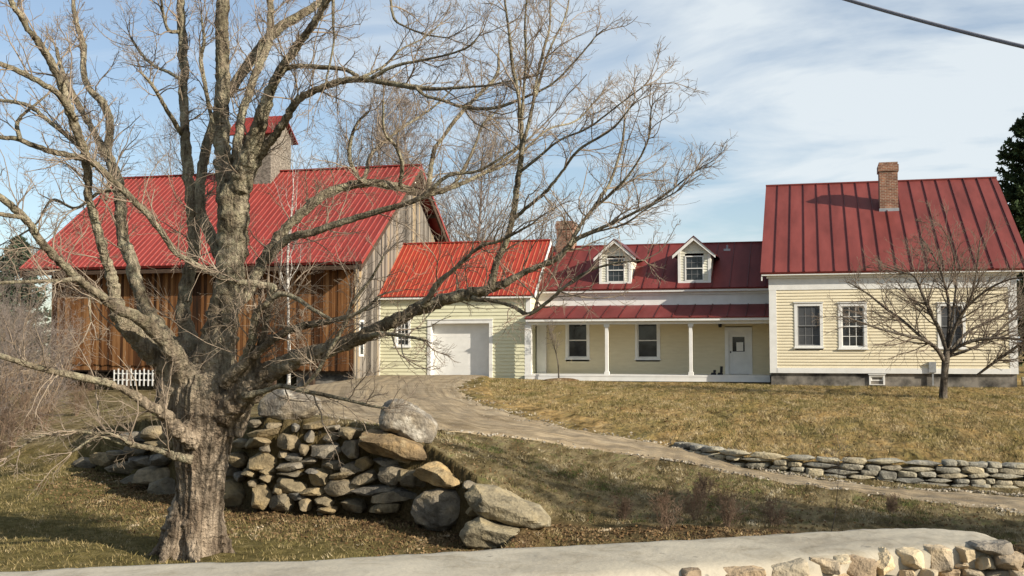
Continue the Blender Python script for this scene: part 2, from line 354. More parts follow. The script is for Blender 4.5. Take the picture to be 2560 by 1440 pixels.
M['dryblade'] = blade_mat('dry_grass_blades', [(0, (.06, .055, .022)), (.22, (.14, .13, .045)), (.42, (.20, .155, .065)), (.62, (.29, .225, .105)), (.8, (.37, .29, .16)), (1, (.44, .36, .235))])
M['bankblade'] = blade_mat('bank_weeds', [(0, (.05, .055, .02)), (.25, (.12, .14, .045)), (.45, (.16, .125, .06)), (.65, (.28, .22, .12)), (.82, (.38, .32, .2)), (1, (.46, .41, .3))])
M['tuft'] = blade_mat('tuft_grass', [(0, (.07, .055, .025)), (.5, (.16, .125, .05)), (.8, (.26, .21, .10)), (1, (.33, .27, .14))])
M['leaf'] = blade_mat('fallen_leaves', [(0, (.20, .12, .055)), (.45, (.10, .06, .03)), (.8, (.22, .15, .08)), (.95, (.28, .215, .135)), (1, (.38, .32, .23))])

M['pebble'] = blade_mat('pebbles', [(0, (.24, .20, .15)), (.5, (.32, .28, .22)), (1, (.45, .41, .34))])
# ------------------------------------------------------------------ terrain
class TPS:
    def __init__(s, pts):
        P = np.array(pts, float); s.x = P[:, :2] / 10; n = len(P)
        r = np.linalg.norm(s.x[:, None] - s.x[None], axis=2); K = s.phi(r) + 1e-3 * np.eye(n)
        A = np.zeros((n + 3, n + 3)); A[:n, :n] = K; A[:n, n] = 1; A[:n, n + 1:] = s.x; A[n, :n] = 1; A[n + 1:, :n] = s.x.T
        s.c = np.linalg.solve(A, np.concatenate([P[:, 2], np.zeros(3)])); s.n = n
    def phi(s, r): return np.where(r > 1e-9, r * r * np.log(np.maximum(r, 1e-9)), 0)
    def __call__(s, X, Y):
        q = np.stack([np.ravel(X), np.ravel(Y)], 1) / 10; o = np.zeros(len(q))
        for i in range(0, len(q), 20000):
            b = q[i:i + 20000]; r = np.linalg.norm(b[:, None] - s.x[None], axis=2)
            o[i:i + 20000] = s.phi(r) @ s.c[:s.n] + s.c[s.n] + b @ s.c[s.n + 1:]
        return o.reshape(np.shape(X))
def pz(L): return [tuple(PZ(x, y, z)) for x, y, z in L]
far = [(-70, 60, .6), (-45, 80, 1.0), (0, 85, 1.3), (50, 80, 1.3), (70, 50, 1.0), (-70, 20, .2), (60, 10, .4)]
lowL = pz([(480, 1395, 0), (0, 1380, -.05), (900, 1385, 0), (1250, 1370, .0), (1400, 1340, .08), (1700, 1320, .15), (2200, 1310, .15), (2600, 1310, .1),
           (620, 1285, .1), (1000, 1320, .05), (0, 1220, .1), (200, 1130, .35), (60, 1040, .55), (300, 1045, .5), (380, 1120, .2), (380, 978, .6), (100, 990, .5), (250, 1200, .12), (430, 1060, .45), (520, 985, .62)])
lowL += [(0, 0, 1.0), (-8, 0, 1.0), (8, 0, 1.0), (-6, 5.5, .25), (4, 5.5, .3), (0, 9, .1), (12, 9, .2), (-20, 8, 0), (-30, 30, .2)] + far
upL = pz([(700, 1052, 1.5), (1000, 1088, 1.32), (1150, 1165, .95), (1300, 1235, .6), (1390, 1305, .2),
          (2560, 1262, .05), (2100, 1228, .1), (1900, 1190, .25), (1700, 1135, .5), (1500, 1105, .7), (1300, 1075, .95), (1100, 1040, 1.15), (1100, 1000, 1.2), (1050, 960, 1.3),
          (1400, 1200, .4), (1600, 1250, .25), (1200, 1120, .95), (750, 1000, 1.35), (850, 960, 1.35), (600, 1040, 1.35), (500, 1050, .9), (420, 1075, .6), (300, 1080, .45),
          (1700, 1320, .15), (2200, 1310, .15), (2600, 1310, .1), (1500, 1335, .1), (1150, 938, 1.34), (900, 932, 1.2)])
upL += far + [(-20.0, 48.5, 1.28), (-20.3, 46.5, 1.15), (-22, 46, .8), (-26, 45.5, .6), (-31, 45, .55), (-36, 44, .5), (-30, 35, .4), (-30, 40, .45)]
lawnL = pz([(1750, 1120, .62), (2100, 1128, .56), (2560, 1148, .5), (2200, 1050, .75), (1500, 1020, .95), (1300, 1000, 1.08), (2300, 1000, .88), (1400, 952, 1.2), (1700, 956, 1.16),
            (1350, 1055, .92), (1600, 1100, .68), (1150, 942, 1.32)]) + [(-1.5, 49.2, 1.10), (8.3, 49.2, 1.06), (-12, 50, 1.24), (14, 40, .8), (16, 22, .3)] + far
T_low, T_up, T_lawn = TPS(lowL), TPS(upL), TPS(lawnL)
def poly_side(line, X, Y):
    """signed distance to a line that is single-valued in X, positive on its far side"""
    L = sorted(line); xs = np.array([q[0] for q in L]); ys = np.array([q[1] for q in L])
    yw = np.interp(X, xs, ys); m_ = (np.interp(X + .15, xs, ys) - np.interp(X - .15, xs, ys)) / .3
    return (Y - yw) / np.sqrt(1 + m_ * m_)
# boulder wall foot (left to right) and lawn wall foot
BW = [tuple(PZ(x, y, z)[:2]) for x, y, z in [(150, 1165, .2), (300, 1195, .15), (440, 1235, .12), (620, 1285, .1), (900, 1300, .07), (1050, 1318, .05), (1180, 1350, .03), (1300, 1365, .03), (1375, 1325, .1)]]
BWb = [(-40, 26)] + [(x, y + .35) for x, y in BW] + [(BW[-1][0] + 2, BW[-1][1] + .5), (2, 15.5), (40, 14)]
LW = [tuple(PZ(x, y, z)[:2]) for x, y, z in [(1690, 1122, .52), (1760, 1135, .50), (1850, 1160, .38), (2000, 1188, .22), (2150, 1205, .13), (2350, 1217, .06), (2560, 1228, .0), (2900, 1245, -.05)]]
LWb = [(-14, 49), (-11.5, 40), (-9, 32)] + [(x, y + .28) for x, y in LW] + [(LW[-1][0] + 20, LW[-1][1] + 1)]
def wob(X, Y, s, seed):
    r = np.random.default_rng(seed); o = 0
    for k in range(7):
        a = r.uniform(0, 6.28); f = s * r.uniform(.6, 2.2); o = o + np.sin((X * math.cos(a) + Y * math.sin(a)) * f + r.uniform(0, 6.28))
    return o / 7
def H(X, Y, rough=True):
    X = np.asarray(X, float); Y = np.asarray(Y, float)
    lo, up, la = T_low(X, Y), T_up(X, Y), T_lawn(X, Y)
    bw = .12 + 3.0 * np.clip((X - BW[-1][0] + 1.0) / 1.6, 0, 1) + 3 * np.clip((BW[0][0] + 1.0 - X) / 3, 0, 1)
    s1 = np.clip(poly_side(BWb, X, Y) / bw + .5, 0, 1); s2 = np.clip(poly_side(LWb, X, Y) / .12 + .5, 0, 1)
    z = lo * (1 - s1) + up * s1
    z = z * (1 - s2) + np.maximum(la, z - .3) * s2
    d = np.hypot(X, Y); k = np.clip((d - 75) / 40, 0, 1); z = z * (1 - k) + .9 * k
    if rough: z = z + (.05 * wob(X, Y, 1.6, 3) + .035 * wob(X, Y, 5, 4) + .02 * wob(X, Y, 11, 6)) * np.clip((48 - Y) / 6, .15, 1)
    return z
def hit(px, py, tmax=130):
    v = ray(px, py); t = np.arange(6, tmax, .05); P = C0 + v[None] * t[:, None]; h = H(P[:, 0], P[:, 1], False)
    i = np.argmax(P[:, 2] < h); return P[i] if P[i, 2] < h[i] else P[-1]

def grid_obj(name, X, Y, Z, mat):
    r, c = X.shape; i = np.arange(r * c).reshape(r, c)
    Q = np.stack([i[:-1, :-1], i[:-1, 1:], i[1:, 1:], i[1:, :-1]], -1).reshape(-1, 4)
    m = MB(); m.arr(np.stack([X, Y, Z], -1).reshape(-1, 3), Q); return m.build(name, mat, smooth=True)
def set_col(o, name, arr):
    me = o.data; ca = me.color_attributes.new(name, 'FLOAT_COLOR', 'POINT'); ca.data.foreach_set('color', arr.astype(np.float32).ravel())
ang = np.concatenate([np.linspace(-150, -34, 30)[:-1], np.linspace(-34, 32, 560), np.linspace(32, 210, 45)[1:]])
th = np.radians(-ang) + math.pi / 2 + YAW           # to the right = negative angle
rad = np.concatenate([[.01, 1, 2, 2.8], np.geomspace(3.2, 62, 400), np.geomspace(66, 1500, 26)])
Rr, Th = np.meshgrid(rad, th, indexing='ij'); GX, GY = Rr * np.cos(Th), Rr * np.sin(Th)
GZ = H(GX, GY)
ground = grid_obj('ground', GX, GY, GZ, M['ground']); tag(ground, kind='structure')
ground.data.flip_normals() if ground.data.polygons[20000].normal.z < 0 else None
d1 = poly_side(BWb, GX, GY)
DU = [(1250, 939), (1180, 950), (1150, 972), (1200, 1008), (1290, 1040), (1430, 1072), (1600, 1103), (1690, 1122), (1800, 1145), (1950, 1185), (2150, 1217), (2350, 1230), (2560, 1243), (2900, 1270)]
U = np.array([hit(*p)[:2] for p in DU]); U[0] = (-14.3, 50.9)
LZ = [(-14.8, 70), (-14.4, 50.9)] + [tuple(q) for q in U[1:8]] + [(x, y + .15) for x, y in LW[1:]] + [LWb[-1]]
d2 = poly_side(LZ, GX, GY)
sm = lambda x: np.clip(x, 0, 1)
lawnz = sm(d2 / .35 + .6 + wob(GX, GY, 3, 9) * .5)
low = sm(-d1 / .4 + .5)
fg = sm(low * sm((7.5 - np.abs(GX + 9)) / 4 + .3 + wob(GX, GY, 1.1, 5) * .8) * 1.2)
dist_bw = np.abs(d1)
leafz = sm(low * sm(1.15 - dist_bw / 1.6 + .6 * wob(GX, GY, 2, 6)) * (GX > -12))
field = sm((GY - 19) / 4) * low
fg = np.maximum(fg, field * .8)
set_col(ground, 'zone', np.stack([np.maximum(lawnz, field * .55), fg, leafz * .9, np.ones_like(fg)], -1))

# driveway strip
DL = [(900, 931), (830, 950), (740, 985), (730, 1030), (900, 1056), (1120, 1080), (1330, 1102), (1520, 1130), (1630, 1148), (1740, 1165), (1930, 1202), (2200, 1240), (2450, 1270), (2800, 1300)]
L_ = np.array([hit(*p)[:2] for p in DL])
L_[0] = (-20.2, 50.9)
for k in (6, 14): U = np.concatenate([U, U[-1:] + [(8, -.4)]]); L_ = np.concatenate([L_, L_[-1:] + [(8, -.6)]])
def cr_interp(P, n):
    P = np.asarray(P, float); Q = np.concatenate([[2 * P[0] - P[1]], P, [2 * P[-1] - P[-2]]]); o = []
    for i in range(len(P) - 1):
        p0, p1, p2, p3 = Q[i:i + 4]; t = np.linspace(0, 1, n, endpoint=False)[:, None]
        o.append(.5 * ((2 * p1) + (-p0 + p2) * t + (2 * p0 - 5 * p1 + 4 * p2 - p3) * t ** 2 + (-p0 + 3 * p1 - 3 * p2 + p3) * t ** 3))
    return np.concatenate(o + [P[-1:]])
U2, L2 = cr_interp(U, 22), cr_interp(L_, 22)
tt = np.linspace(-.18, 1.18, 60); DX = U2[:, None, 0] * (1 - tt) + L2[:, None, 0] * tt; DY = U2[:, None, 1] * (1 - tt) + L2[:, None, 1] * tt
edge = np.minimum(tt, 1 - tt)[None] * np.hypot(*(U2 - L2).T)[:, None]
DZ = H(DX, DY) + .028 - .16 * sm(.25 - edge / .9 + .35 * wob(DX, DY, 4, 11)) ** 1.0
DZ[0] -= 0
drive = grid_obj('driveway', DX, DY, DZ, M['gravel']); tag(drive, kind='structure')
trk = np.exp(-((tt - .3) / .07) ** 2) + np.exp(-((tt - .68) / .07) ** 2)
trk = trk[None] * np.linspace(.25, 1, len(DX))[:, None] * .9
set_col(drive, 'track', np.stack([trk, np.broadcast_to(tt[None], trk.shape), np.broadcast_to(np.linspace(0, 1, len(DX))[:, None], trk.shape), np.ones_like(trk)], -1))
# near road under the camera
m = MB(); m.box(-40, 40, -7, 1.7, .7, 1.06); road = m.build('road', M['asphalt']); tag(road, kind='structure')
# ------------------------------------------------------------------ buildings
def boards(mb, u0, u1, z0, z1, pos, expo, openings=(), lap=.032):
    """lapped clapboards; pos(u, depth, z) -> xyz, depth>0 = outwards"""
    n = max(1, round((z1 - z0) / expo)); e = (z1 - z0) / n
    for i in range(n):
        a, b = z0 + i * e, z0 + (i + 1) * e
        cuts = sorted([(o[0], o[1]) for o in openings if o[2] < b - .001 and o[3] > a + .001]); segs = []; x = u0
        for c0, c1 in cuts:
            if c0 > x: segs.append((x, c0))
            x = max(x, c1)
        if x < u1: segs.append((x, u1))
        for s0, s1 in segs:
            # split long boards so that they get joints
            mb.poly([pos(s0, lap, a), pos(s1, lap, a), pos(s1, 0, b), pos(s0, 0, b)])
            mb.poly([pos(s0, 0, a), pos(s1, 0, a), pos(s1, lap, a), pos(s0, lap, a)])
def front(Y): return lambda u, d, z: (u, Y - d, z)
def side(X, sgn): return lambda u, d, z: (X + sgn * d, u, z)
def gable_boards(mb, X, sgn, y0, y1, zb, ze, yr, zr, expo):
    z = zb
    while z < zr - .02:
        b = min(z + expo, zr); zm = (z + b) / 2
        if zm <= ze: a0, a1 = y0, y1
        else:
            k = (zm - ze) / (zr - ze); a0 = y0 + (yr - y0) * k; a1 = y1 + (yr - y1) * k
        boards(mb, a0, a1, z, b, side(X, sgn), expo); z = b
def roof_slope(mb, ribs, x0, x1, ya, za, yb, zb, th, spacing, rw, rh, phase=0, ribxs=None):
    """one sheet from eave (ya,za) to ridge (yb,zb) plus ribs"""
    dy, dz = yb - ya, zb - za; L = math.hypot(dy, dz); ny, nz = -dz / L, dy / L
    if nz < 0: ny, nz = -ny, -nz
    mb.prism_x(x0, x1, [(ya, za), (yb, zb), (yb - ny * th, zb - nz * th), (ya - ny * th, za - nz * th)])
    xs = ribxs if ribxs is not None else np.arange(x0 + phase, x1 + .01, spacing)
    for x in xs:
        ribs.prism_x(x - rw / 2, x + rw / 2, [(ya - dy / L * .01, za - dz / L * .01), (yb, zb), (yb + ny * rh, zb + nz * rh), (ya - dy / L * .01 + ny * rh, za - dz / L * .01 + nz * rh)])
def window(root, x0, x1, z0, z1, Y, cols, rows, cas=.11, mw=.02, glass='glass', munt='white', label=None, sill=True, name='window', depth=.07, pos=None, head=.0):
    """casing outside x0..x1,z0..z1 ; Y = wall face"""
    pos = pos or (lambda x, y, z: (x, y, z))
    def bx(mb, a0, a1, b0, b1, c0, c1):
        mb.solid([pos(*p) for p in [(a0, b0, c0), (a1, b0, c0), (a1, b1, c0), (a0, b1, c0)]], [pos(*p) for p in [(a0, b0, c1), (a1, b0, c1), (a1, b1, c1), (a0, b1, c1)]])
    i0, i1, j0, j1 = x0 + cas, x1 - cas, z0 + cas * .8, z1 - cas
    m = MB(); f = Y - .045; b = Y + depth + .03
    bx(m, x0, i0, f, b, z0 + .03, z1); bx(m, i1, x1, f, b, z0 + .03, z1); bx(m, i0, i1, f, b, j1, z1); bx(m, i0, i1, f, b, z0 + .03, j0)
    bx(m, x0 - .03, x1 + .03, f - .04, Y, z1, z1 + .035 + head)
    if sill: bx(m, x0 - .04, x1 + .04, f - .05, Y, z0 - .02, z0 + .03)
    fr = m.build(name, M['white'], root)
    if label: fr['label'] = label
    s = MB(); sw = .045; zm = (j0 + j1) / 2; y0, y1 = Y + .01, Y + .04
    for (c0, c1, yo) in ((zm - .02, j1, 0), (j0, zm + .02, .035)):
        a, bb = y0 + yo, y1 + yo
        bx(s, i0, i0 + sw, a, bb, c0, c1); bx(s, i1 - sw, i1, a, bb, c0, c1); bx(s, i0 + sw, i1 - sw, a, bb, c1 - sw, c1); bx(s, i0 + sw, i1 - sw, a, bb, c0, c0 + sw)
    s.build('sash', M[munt], fr)
    g = MB(); mu = MB()
    for (c0, c1, yo) in ((zm - .02, j1, 0), (j0, zm + .02, .035)):
        a = y0 + yo + .017
        bx(g, i0 + sw * .5, i1 - sw * .5, a, a + .004, c0 + sw * .5, c1 - sw * .5)
        for k in range(1, cols):
            x = i0 + sw + (i1 - i0 - 2 * sw) * k / cols; bx(mu, x - mw / 2, x + mw / 2, a - .012, a - .001, c0 + sw, c1 - sw)
        for k in range(1, rows):
            z = c0 + sw + (c1 - c0 - 2 * sw) * k / rows; bx(mu, i0 + sw, i1 - sw, a - .013, a - .002, z - mw / 2, z + mw / 2)
    g.build('pane', M[glass], fr)
    if mu.n and rows + cols > 3: mu.build('glazing_bars', M[munt], fr)
    return fr
def winpx(px0, py0, px1, py1, Y):
    A, B = PY(px0, py1, Y), PY(px1, py0, Y); return A[0], B[0], A[2], B[2]
def chimney(root, x0, x1, y0, y1, z0, z1, name='chimney'):
    m = MB(); m.box(x0, x1, y0, y1, z0, z1 - .42); e = .05
    m.box(x0 - e, x1 + e, y0 - e, y1 + e, z1 - .419, z1 - .12); m.box(x0 - .01, x1 + .01, y0 - .01, y1 + .01, z1 - .119, z1)
    return m.build(name, M['brick'], root)

# ---- main house
HX0, HX1, HYf, HYb = -1.56, 8.23, 49.4, 65.6
EZ, RY, RZ = 5.92, 57.5, 10.86; SILL = 1.62
house = thing('farmhouse', 'cream clapboard farmhouse with dark red standing seam roof and brick chimney', 'house', (3.3, 57.5, 1.0))
wins = []
for (a, b, c, d), lab, mun, gl in (((1987, 757, 2057, 870), 'window with grey storm screen, left of the front', 'muntin', 'screen'), ((2097, 757, 2167, 873), 'window with bright white glazing bars', 'white', 'glass'), ((2345, 757, 2413, 872), 'window with grey screen behind the bare yard tree', 'muntin', 'screen')):
    wins.append((*winpx(a, b, c, d, HYf), lab, mun, gl))
m = MB(); WT = EZ - .75
boards(m, HX0 + .28, HX1 - .28, SILL + .22, WT, front(HYf), .128, [(w_[0] + .02, w_[1] - .02, w_[2] + .02, w_[3] - .02) for w_ in wins])
gable_boards(m, HX0, -1, HYf + .28, HYb - .28, SILL, EZ - .1, RY, RZ - .15, .25)
gable_boards(m, HX1, 1, HYf + .28, HYb - .28, SILL, EZ - .1, RY, RZ - .15, .25)
boards(m, -HX1, -HX0, SILL, EZ - .1, lambda u, d, z: (-u, HYb + d, z), .25)
m.build('wall', M['cream'], house)
each('corner_board', M['white'], house, [(HX0 - .03, HX0 + .28, HYf - .035, HYf + .28, SILL, WT), (HX1 - .28, HX1 + .03, HYf - .035, HYf + .28, SILL, WT),
    (HX0 - .03, HX0 + .2, HYb - .2, HYb + .03, SILL, EZ - .2), (HX1 - .2, HX1 + .03, HYb - .2, HYb + .03, SILL, EZ - .2)])
m = MB(); m.box(HX0 + .28, HX1 - .28, HYf - .045, HYf + .05, SILL, SILL + .22); m.build('water_table', M['white'], house)
m = MB()
m.box(HX0 - .04, HX1 + .04, HYf - .04, HYf + .1, WT, EZ - .25)                     # frieze
m.box(HX0 - .12, HX1 + .12, HYf - .14, HYf + .1, EZ - .249, EZ - .14)
m.box(HX0 - .32, HX1 + .5, HYf - .34, HYf + .1, EZ - .139, EZ - .02)
m.build('cornice', M['white'], house)
m = MB(); rb = MB()
xs = [PY(x, 845 / 2.88 + 380, 49.0)[0] for x in [1700 + v / 2.88 for v in (668, 776, 884, 990, 1096, 1204, 1312, 1420, 1528, 1636, 1744, 1852, 1960, 2068, 2176, 2284, 2392)]]
rx0, rx1 = -1.93, 8.85
sp = .62; xs = list(np.arange(rx0 + .6, rx1 - .1, sp))
roof_slope(m, rb, rx0, rx1, 49.0, EZ, RY, RZ, .1, sp, .028, .055, ribxs=xs); roof_slope(m, rb, rx0, rx1, 66.0, EZ, RY + .001, RZ, .1, sp, .035, .06, ribxs=xs)
m.box(rx0 - .01, rx1 + .01, RY - .1, RY + .1, RZ - .03, RZ + .04)
rf = m.build('roof', M['redmain'], house); rb.build('seam', M['seam'], rf)
for X in (rx0 + .03, rx1 - .08):
    for s_ in (1, -1):
        m = MB()
        ye = RY - s_ * 8.4; m.prism_x(X, X + .05, [(ye, EZ - .1), (RY, RZ - .1), (RY, RZ - .38), (ye, EZ - .36)] if s_ == 1 else [(RY, RZ - .1), (ye, EZ - .1), (ye, EZ - .36), (RY, RZ - .38)])
        m.build('rake_board', M['white'], rf)
B0 = PY(2200, 527, 54.36); B1 = PY(2246, 527, 54.36)
ch = chimney(rf, B0[0], B1[0], 54.36, 55.3, 8.7, PY(2200, 406, 54.36)[2])
m = MB(); zb_ = EZ + (54.36 - 49) * (RZ - EZ) / 8.5; m.box(B0[0] - .03, B1[0] + .03, 54.33, 55.33, zb_ - .1, zb_ + .12); m.build('flashing', M['metal'], ch)
for wx0, wx1, wz0, wz1, lab, mun, gl in wins: window(house, wx0, wx1, wz0, wz1, HYf, 3, 2, .13, glass=gl, munt=mun, label=lab, mw=.024)
m = MB(); m.box(HX0 + .02, HX1 - .02, HYf + .06, HYb - .1, .2, SILL - .003); m.build('foundation', M['concrete'], house)
wx0, wx1, wz0, wz1 = winpx(2173, 937, 2212, 964, HYf + .06)
window(house, wx0, wx1, wz0, wz1, HYf + .04, 2, 1, .07, mw=.012, sill=False, name='basement_window', depth=.01, label='small basement window in the concrete foundation')

# ---- porch wing (ell)
LX0, LX1, LYf = -12.6, -1.6, 52.55
Ez = PY(1600, 721, 52.2)[2]; LRY = 56.6; LRZ = PY(1650, 611, LRY)[2]; PF = 50.45
ell = thing('porch_wing', 'long low cream wing with front porch and two white dormers on its red roof', 'house wing', (-7, 56.6, 1.2))
dk = PY(1600, 938, PF)[2]                    # deck level
door = winpx(1813, 818, 1880, 928, LYf)
w1 = winpx(1414, 802, 1474, 898, LYf); w2 = winpx(1588, 802, 1650, 899, LYf)
m = MB()
boards(m, LX0, LX1, dk, Ez - .9, front(LYf), .145, [(door[0], door[1], dk - 1, door[3])] + [(q[0] + .02, q[1] - .02, q[2] + .02, q[3] - .02) for q in (w1, w2)])
gable_boards(m, LX0, -1, LYf, 60.6, dk, Ez - .1, LRY, LRZ - .12, .25)
boards(m, -LX1, -LX0, dk - .3, Ez - .1, lambda u, d, z: (-u, 60.6 + d, z), .25)
m.build('wall', M['porchwall'], ell)
pz1 = PY(1700, 762, LYf)[2]                  # porch roof meets wall
m = MB(); m.box(LX0, LX1, LYf - .05, LYf + .02, Ez - .9, Ez - .3); m.box(LX0 - .05, LX1, LYf - .12, LYf + .02, Ez - .299, Ez - .17); m.box(LX0 - .1, LX1, LYf - .33, LYf + .02, Ez - .169, Ez - .02)
m.build('frieze', M['white'], ell)
m = MB(); rb = MB(); ex0, ex1 = -12.75, -1.61
roof_slope(m, rb, ex0, ex1, 52.15, Ez, LRY, LRZ, .08, .8, .03, .045, phase=.5); roof_slope(m, rb, ex0, ex1, 61.0, Ez, LRY + .001, LRZ, .08, .8, .03, .045, phase=.5)
m.box(ex0, ex1, LRY - .08, LRY + .08, LRZ - .03, LRZ + .035)
rf = m.build('roof', M['redell'], ell); rb.build('seam', M['seam'], rf)
m = MB(); m.prism_x(ex0 - .04, ex0 + .001, [(52.15, Ez - .01), (LRY, LRZ - .01), (LRY, LRZ - .34), (52.15, Ez - .32)]); m.build('rake_board', M['white'], rf)
c0, c1 = PY(1391, 560, 56.0)[0], PY(1432, 560, 56.0)[0]
chimney(rf, c0, c1, 56.0, 57.0, LRZ - .8, PY(1391, 553, 56)[2])
# little roof vent
m = MB(); v0 = PY(1818, 624, 55.9); m.solid([(v0[0] + .05 * math.cos(k), v0[1] + .05 * math.sin(k), v0[2] - .15) for k in np.linspace(0, 6.283, 9)[:-1]], [(v0[0] + .05 * math.cos(k), v0[1] + .05 * math.sin(k), v0[2] + .22) for k in np.linspace(0, 6.283, 9)[:-1]])
m.box(v0[0] - .16, v0[0] + .16, v0[1] - .16, v0[1] + .16, v0[2] - .1, v0[2] + .03); m.build('vent_pipe', M['metal'], rf)
# porch: roof, beam, posts, deck
pe = PY(1500, 794, 50.1)[2]
pxe0 = PY(1311, 795, 50.1)[0]
m = MB(); rb = MB(); roof_slope(m, rb, pxe0, LX1, 50.1, pe, LYf - .06, pz1, .05, .8, .03, .04, phase=.4)
pr = m.build('porch_roof', M['redell'], ell); rb.build('seam', M['seam'], pr)
m = MB(); m.box(pxe0 + .05, LX1, 50.14, 50.2, pe - .16, pe - .035); m.box(pxe0 + .12, LX1, PF - .08, PF + .1, pe - .3, pe - .06)
m.box(pxe0 + .1, LX1, 50.2, LYf - .08, pe - .06, pe - .035)
m.build('porch_beam', M['white'], ell)
m = MB(); m.solid([(pxe0 + .05, 50.2, pe - .1), (pxe0 + .1, 50.2, pe - .1), (pxe0 + .1, LYf, pe - .1), (pxe0 + .05, LYf, pe - .1)], [(pxe0 + .05, 50.2, pe), (pxe0 + .1, 50.2, pe), (pxe0 + .1, LYf - .06, pz1 - .06), (pxe0 + .05, LYf - .06, pz1 - .06)]); m.build('porch_gable', M['white'], ell)
for px_ in (1517, 1727):
    X = PY(px_, 870, PF)[0]; m = MB(); m.box(X - .07, X + .07, PF - .06, PF + .09, dk + .02, pe - .3); m.box(X - .12, X + .12, PF - .09, PF + .12, pe - .42, pe - .301); m.box(X - .11, X + .11, PF - .085, PF + .11, dk + .02, dk + .16)
    m.build('porch_post', M['white'], ell)
X0, X1 = PY(1313, 870, PF)[0], PY(1346, 870, PF)[0]
m = MB(); m.box(X0, X0 + .3, PF - .09, PF + .15, dk + .02, pe - .3); m.build('corner_post', M['white'], ell); m = MB(); m.box(X0 + .1, X0 + .55, LYf - .25, LYf - .04, dk + .02, pe - .07); m.build('corner_pilaster', M['white'], ell)
m = MB(); m.box(X0 - .02, LX1 - .02, PF - .1, LYf - .02, dk - .06, dk + .02); m.box(X0, LX1 - .02, PF - .085, PF - .03, dk - .27, dk - .061); dkk = m.build('porch_deck', M['white'], ell)
m = MB(); m.box(X0 + .05, LX1 - .1, PF + .1, LYf + 8, .4, dk - .1); m.build('foundation', M['wooddark'], ell)
window(ell, *w1, LYf, 2, 1, .12, label='porch window behind the thin sapling'); window(ell, *w2, LYf, 2, 1, .12, label='porch window between the two posts')
# door
dx0, dx1, dz0, dz1 = door; m = MB(); m.box(dx0, dx0 + .17, LYf - .05, LYf + .08, dk + .02, dz1); m.box(dx1 - .17, dx1, LYf - .05, LYf + .08, dk + .02, dz1); m.box(dx0 + .17, dx1 - .17, LYf - .05, LYf + .08, dz1 - .22, dz1)
df = m.build('door_frame', M['white'], ell)
m = MB(); a, b = dx0 + .17, dx1 - .17; t = dz1 - .22; y = LYf + .02; gz0, gz1 = t - .9, t - .22
m.box(a, a + .17, y, y + .05, dk + .03, t); m.box(b - .17, b, y, y + .05, dk + .03, t); m.box(a + .17, b - .17, y, y + .05, gz1, t); m.box(a + .17, b - .17, y, y + .05, gz0 - .12, gz0); m.box(a + .17, b - .17, y, y + .05, dk + .03, dk + .2)
m.box(a + .17, b - .17, y + .02, y + .045, dk + .2, gz0 - .12)
for k in range(2):
    zc = dk + .24 + k * .42; m.box(a + .2, b - .2, y + .005, y + .02, zc, zc + .3)
dr = m.build('door', M['white'], df)
m = MB(); m.box(a + .17, b - .17, y + .02, y + .03, gz0, gz1); m.build('pane', M['glass'], dr)
m = MB(); m.box(a + .35, b - .24, y + .008, y + .018, gz0 + .03, gz1 - .25); m.build('pane_reflection', M['white'], dr)  # bright reflection in the door pane, put in as a white sheet
m = MB(); m.box(a + .06, a + .11, y - .05, y, dk + 1.0, dk + 1.08); m.build('handle', M['black'], dr)
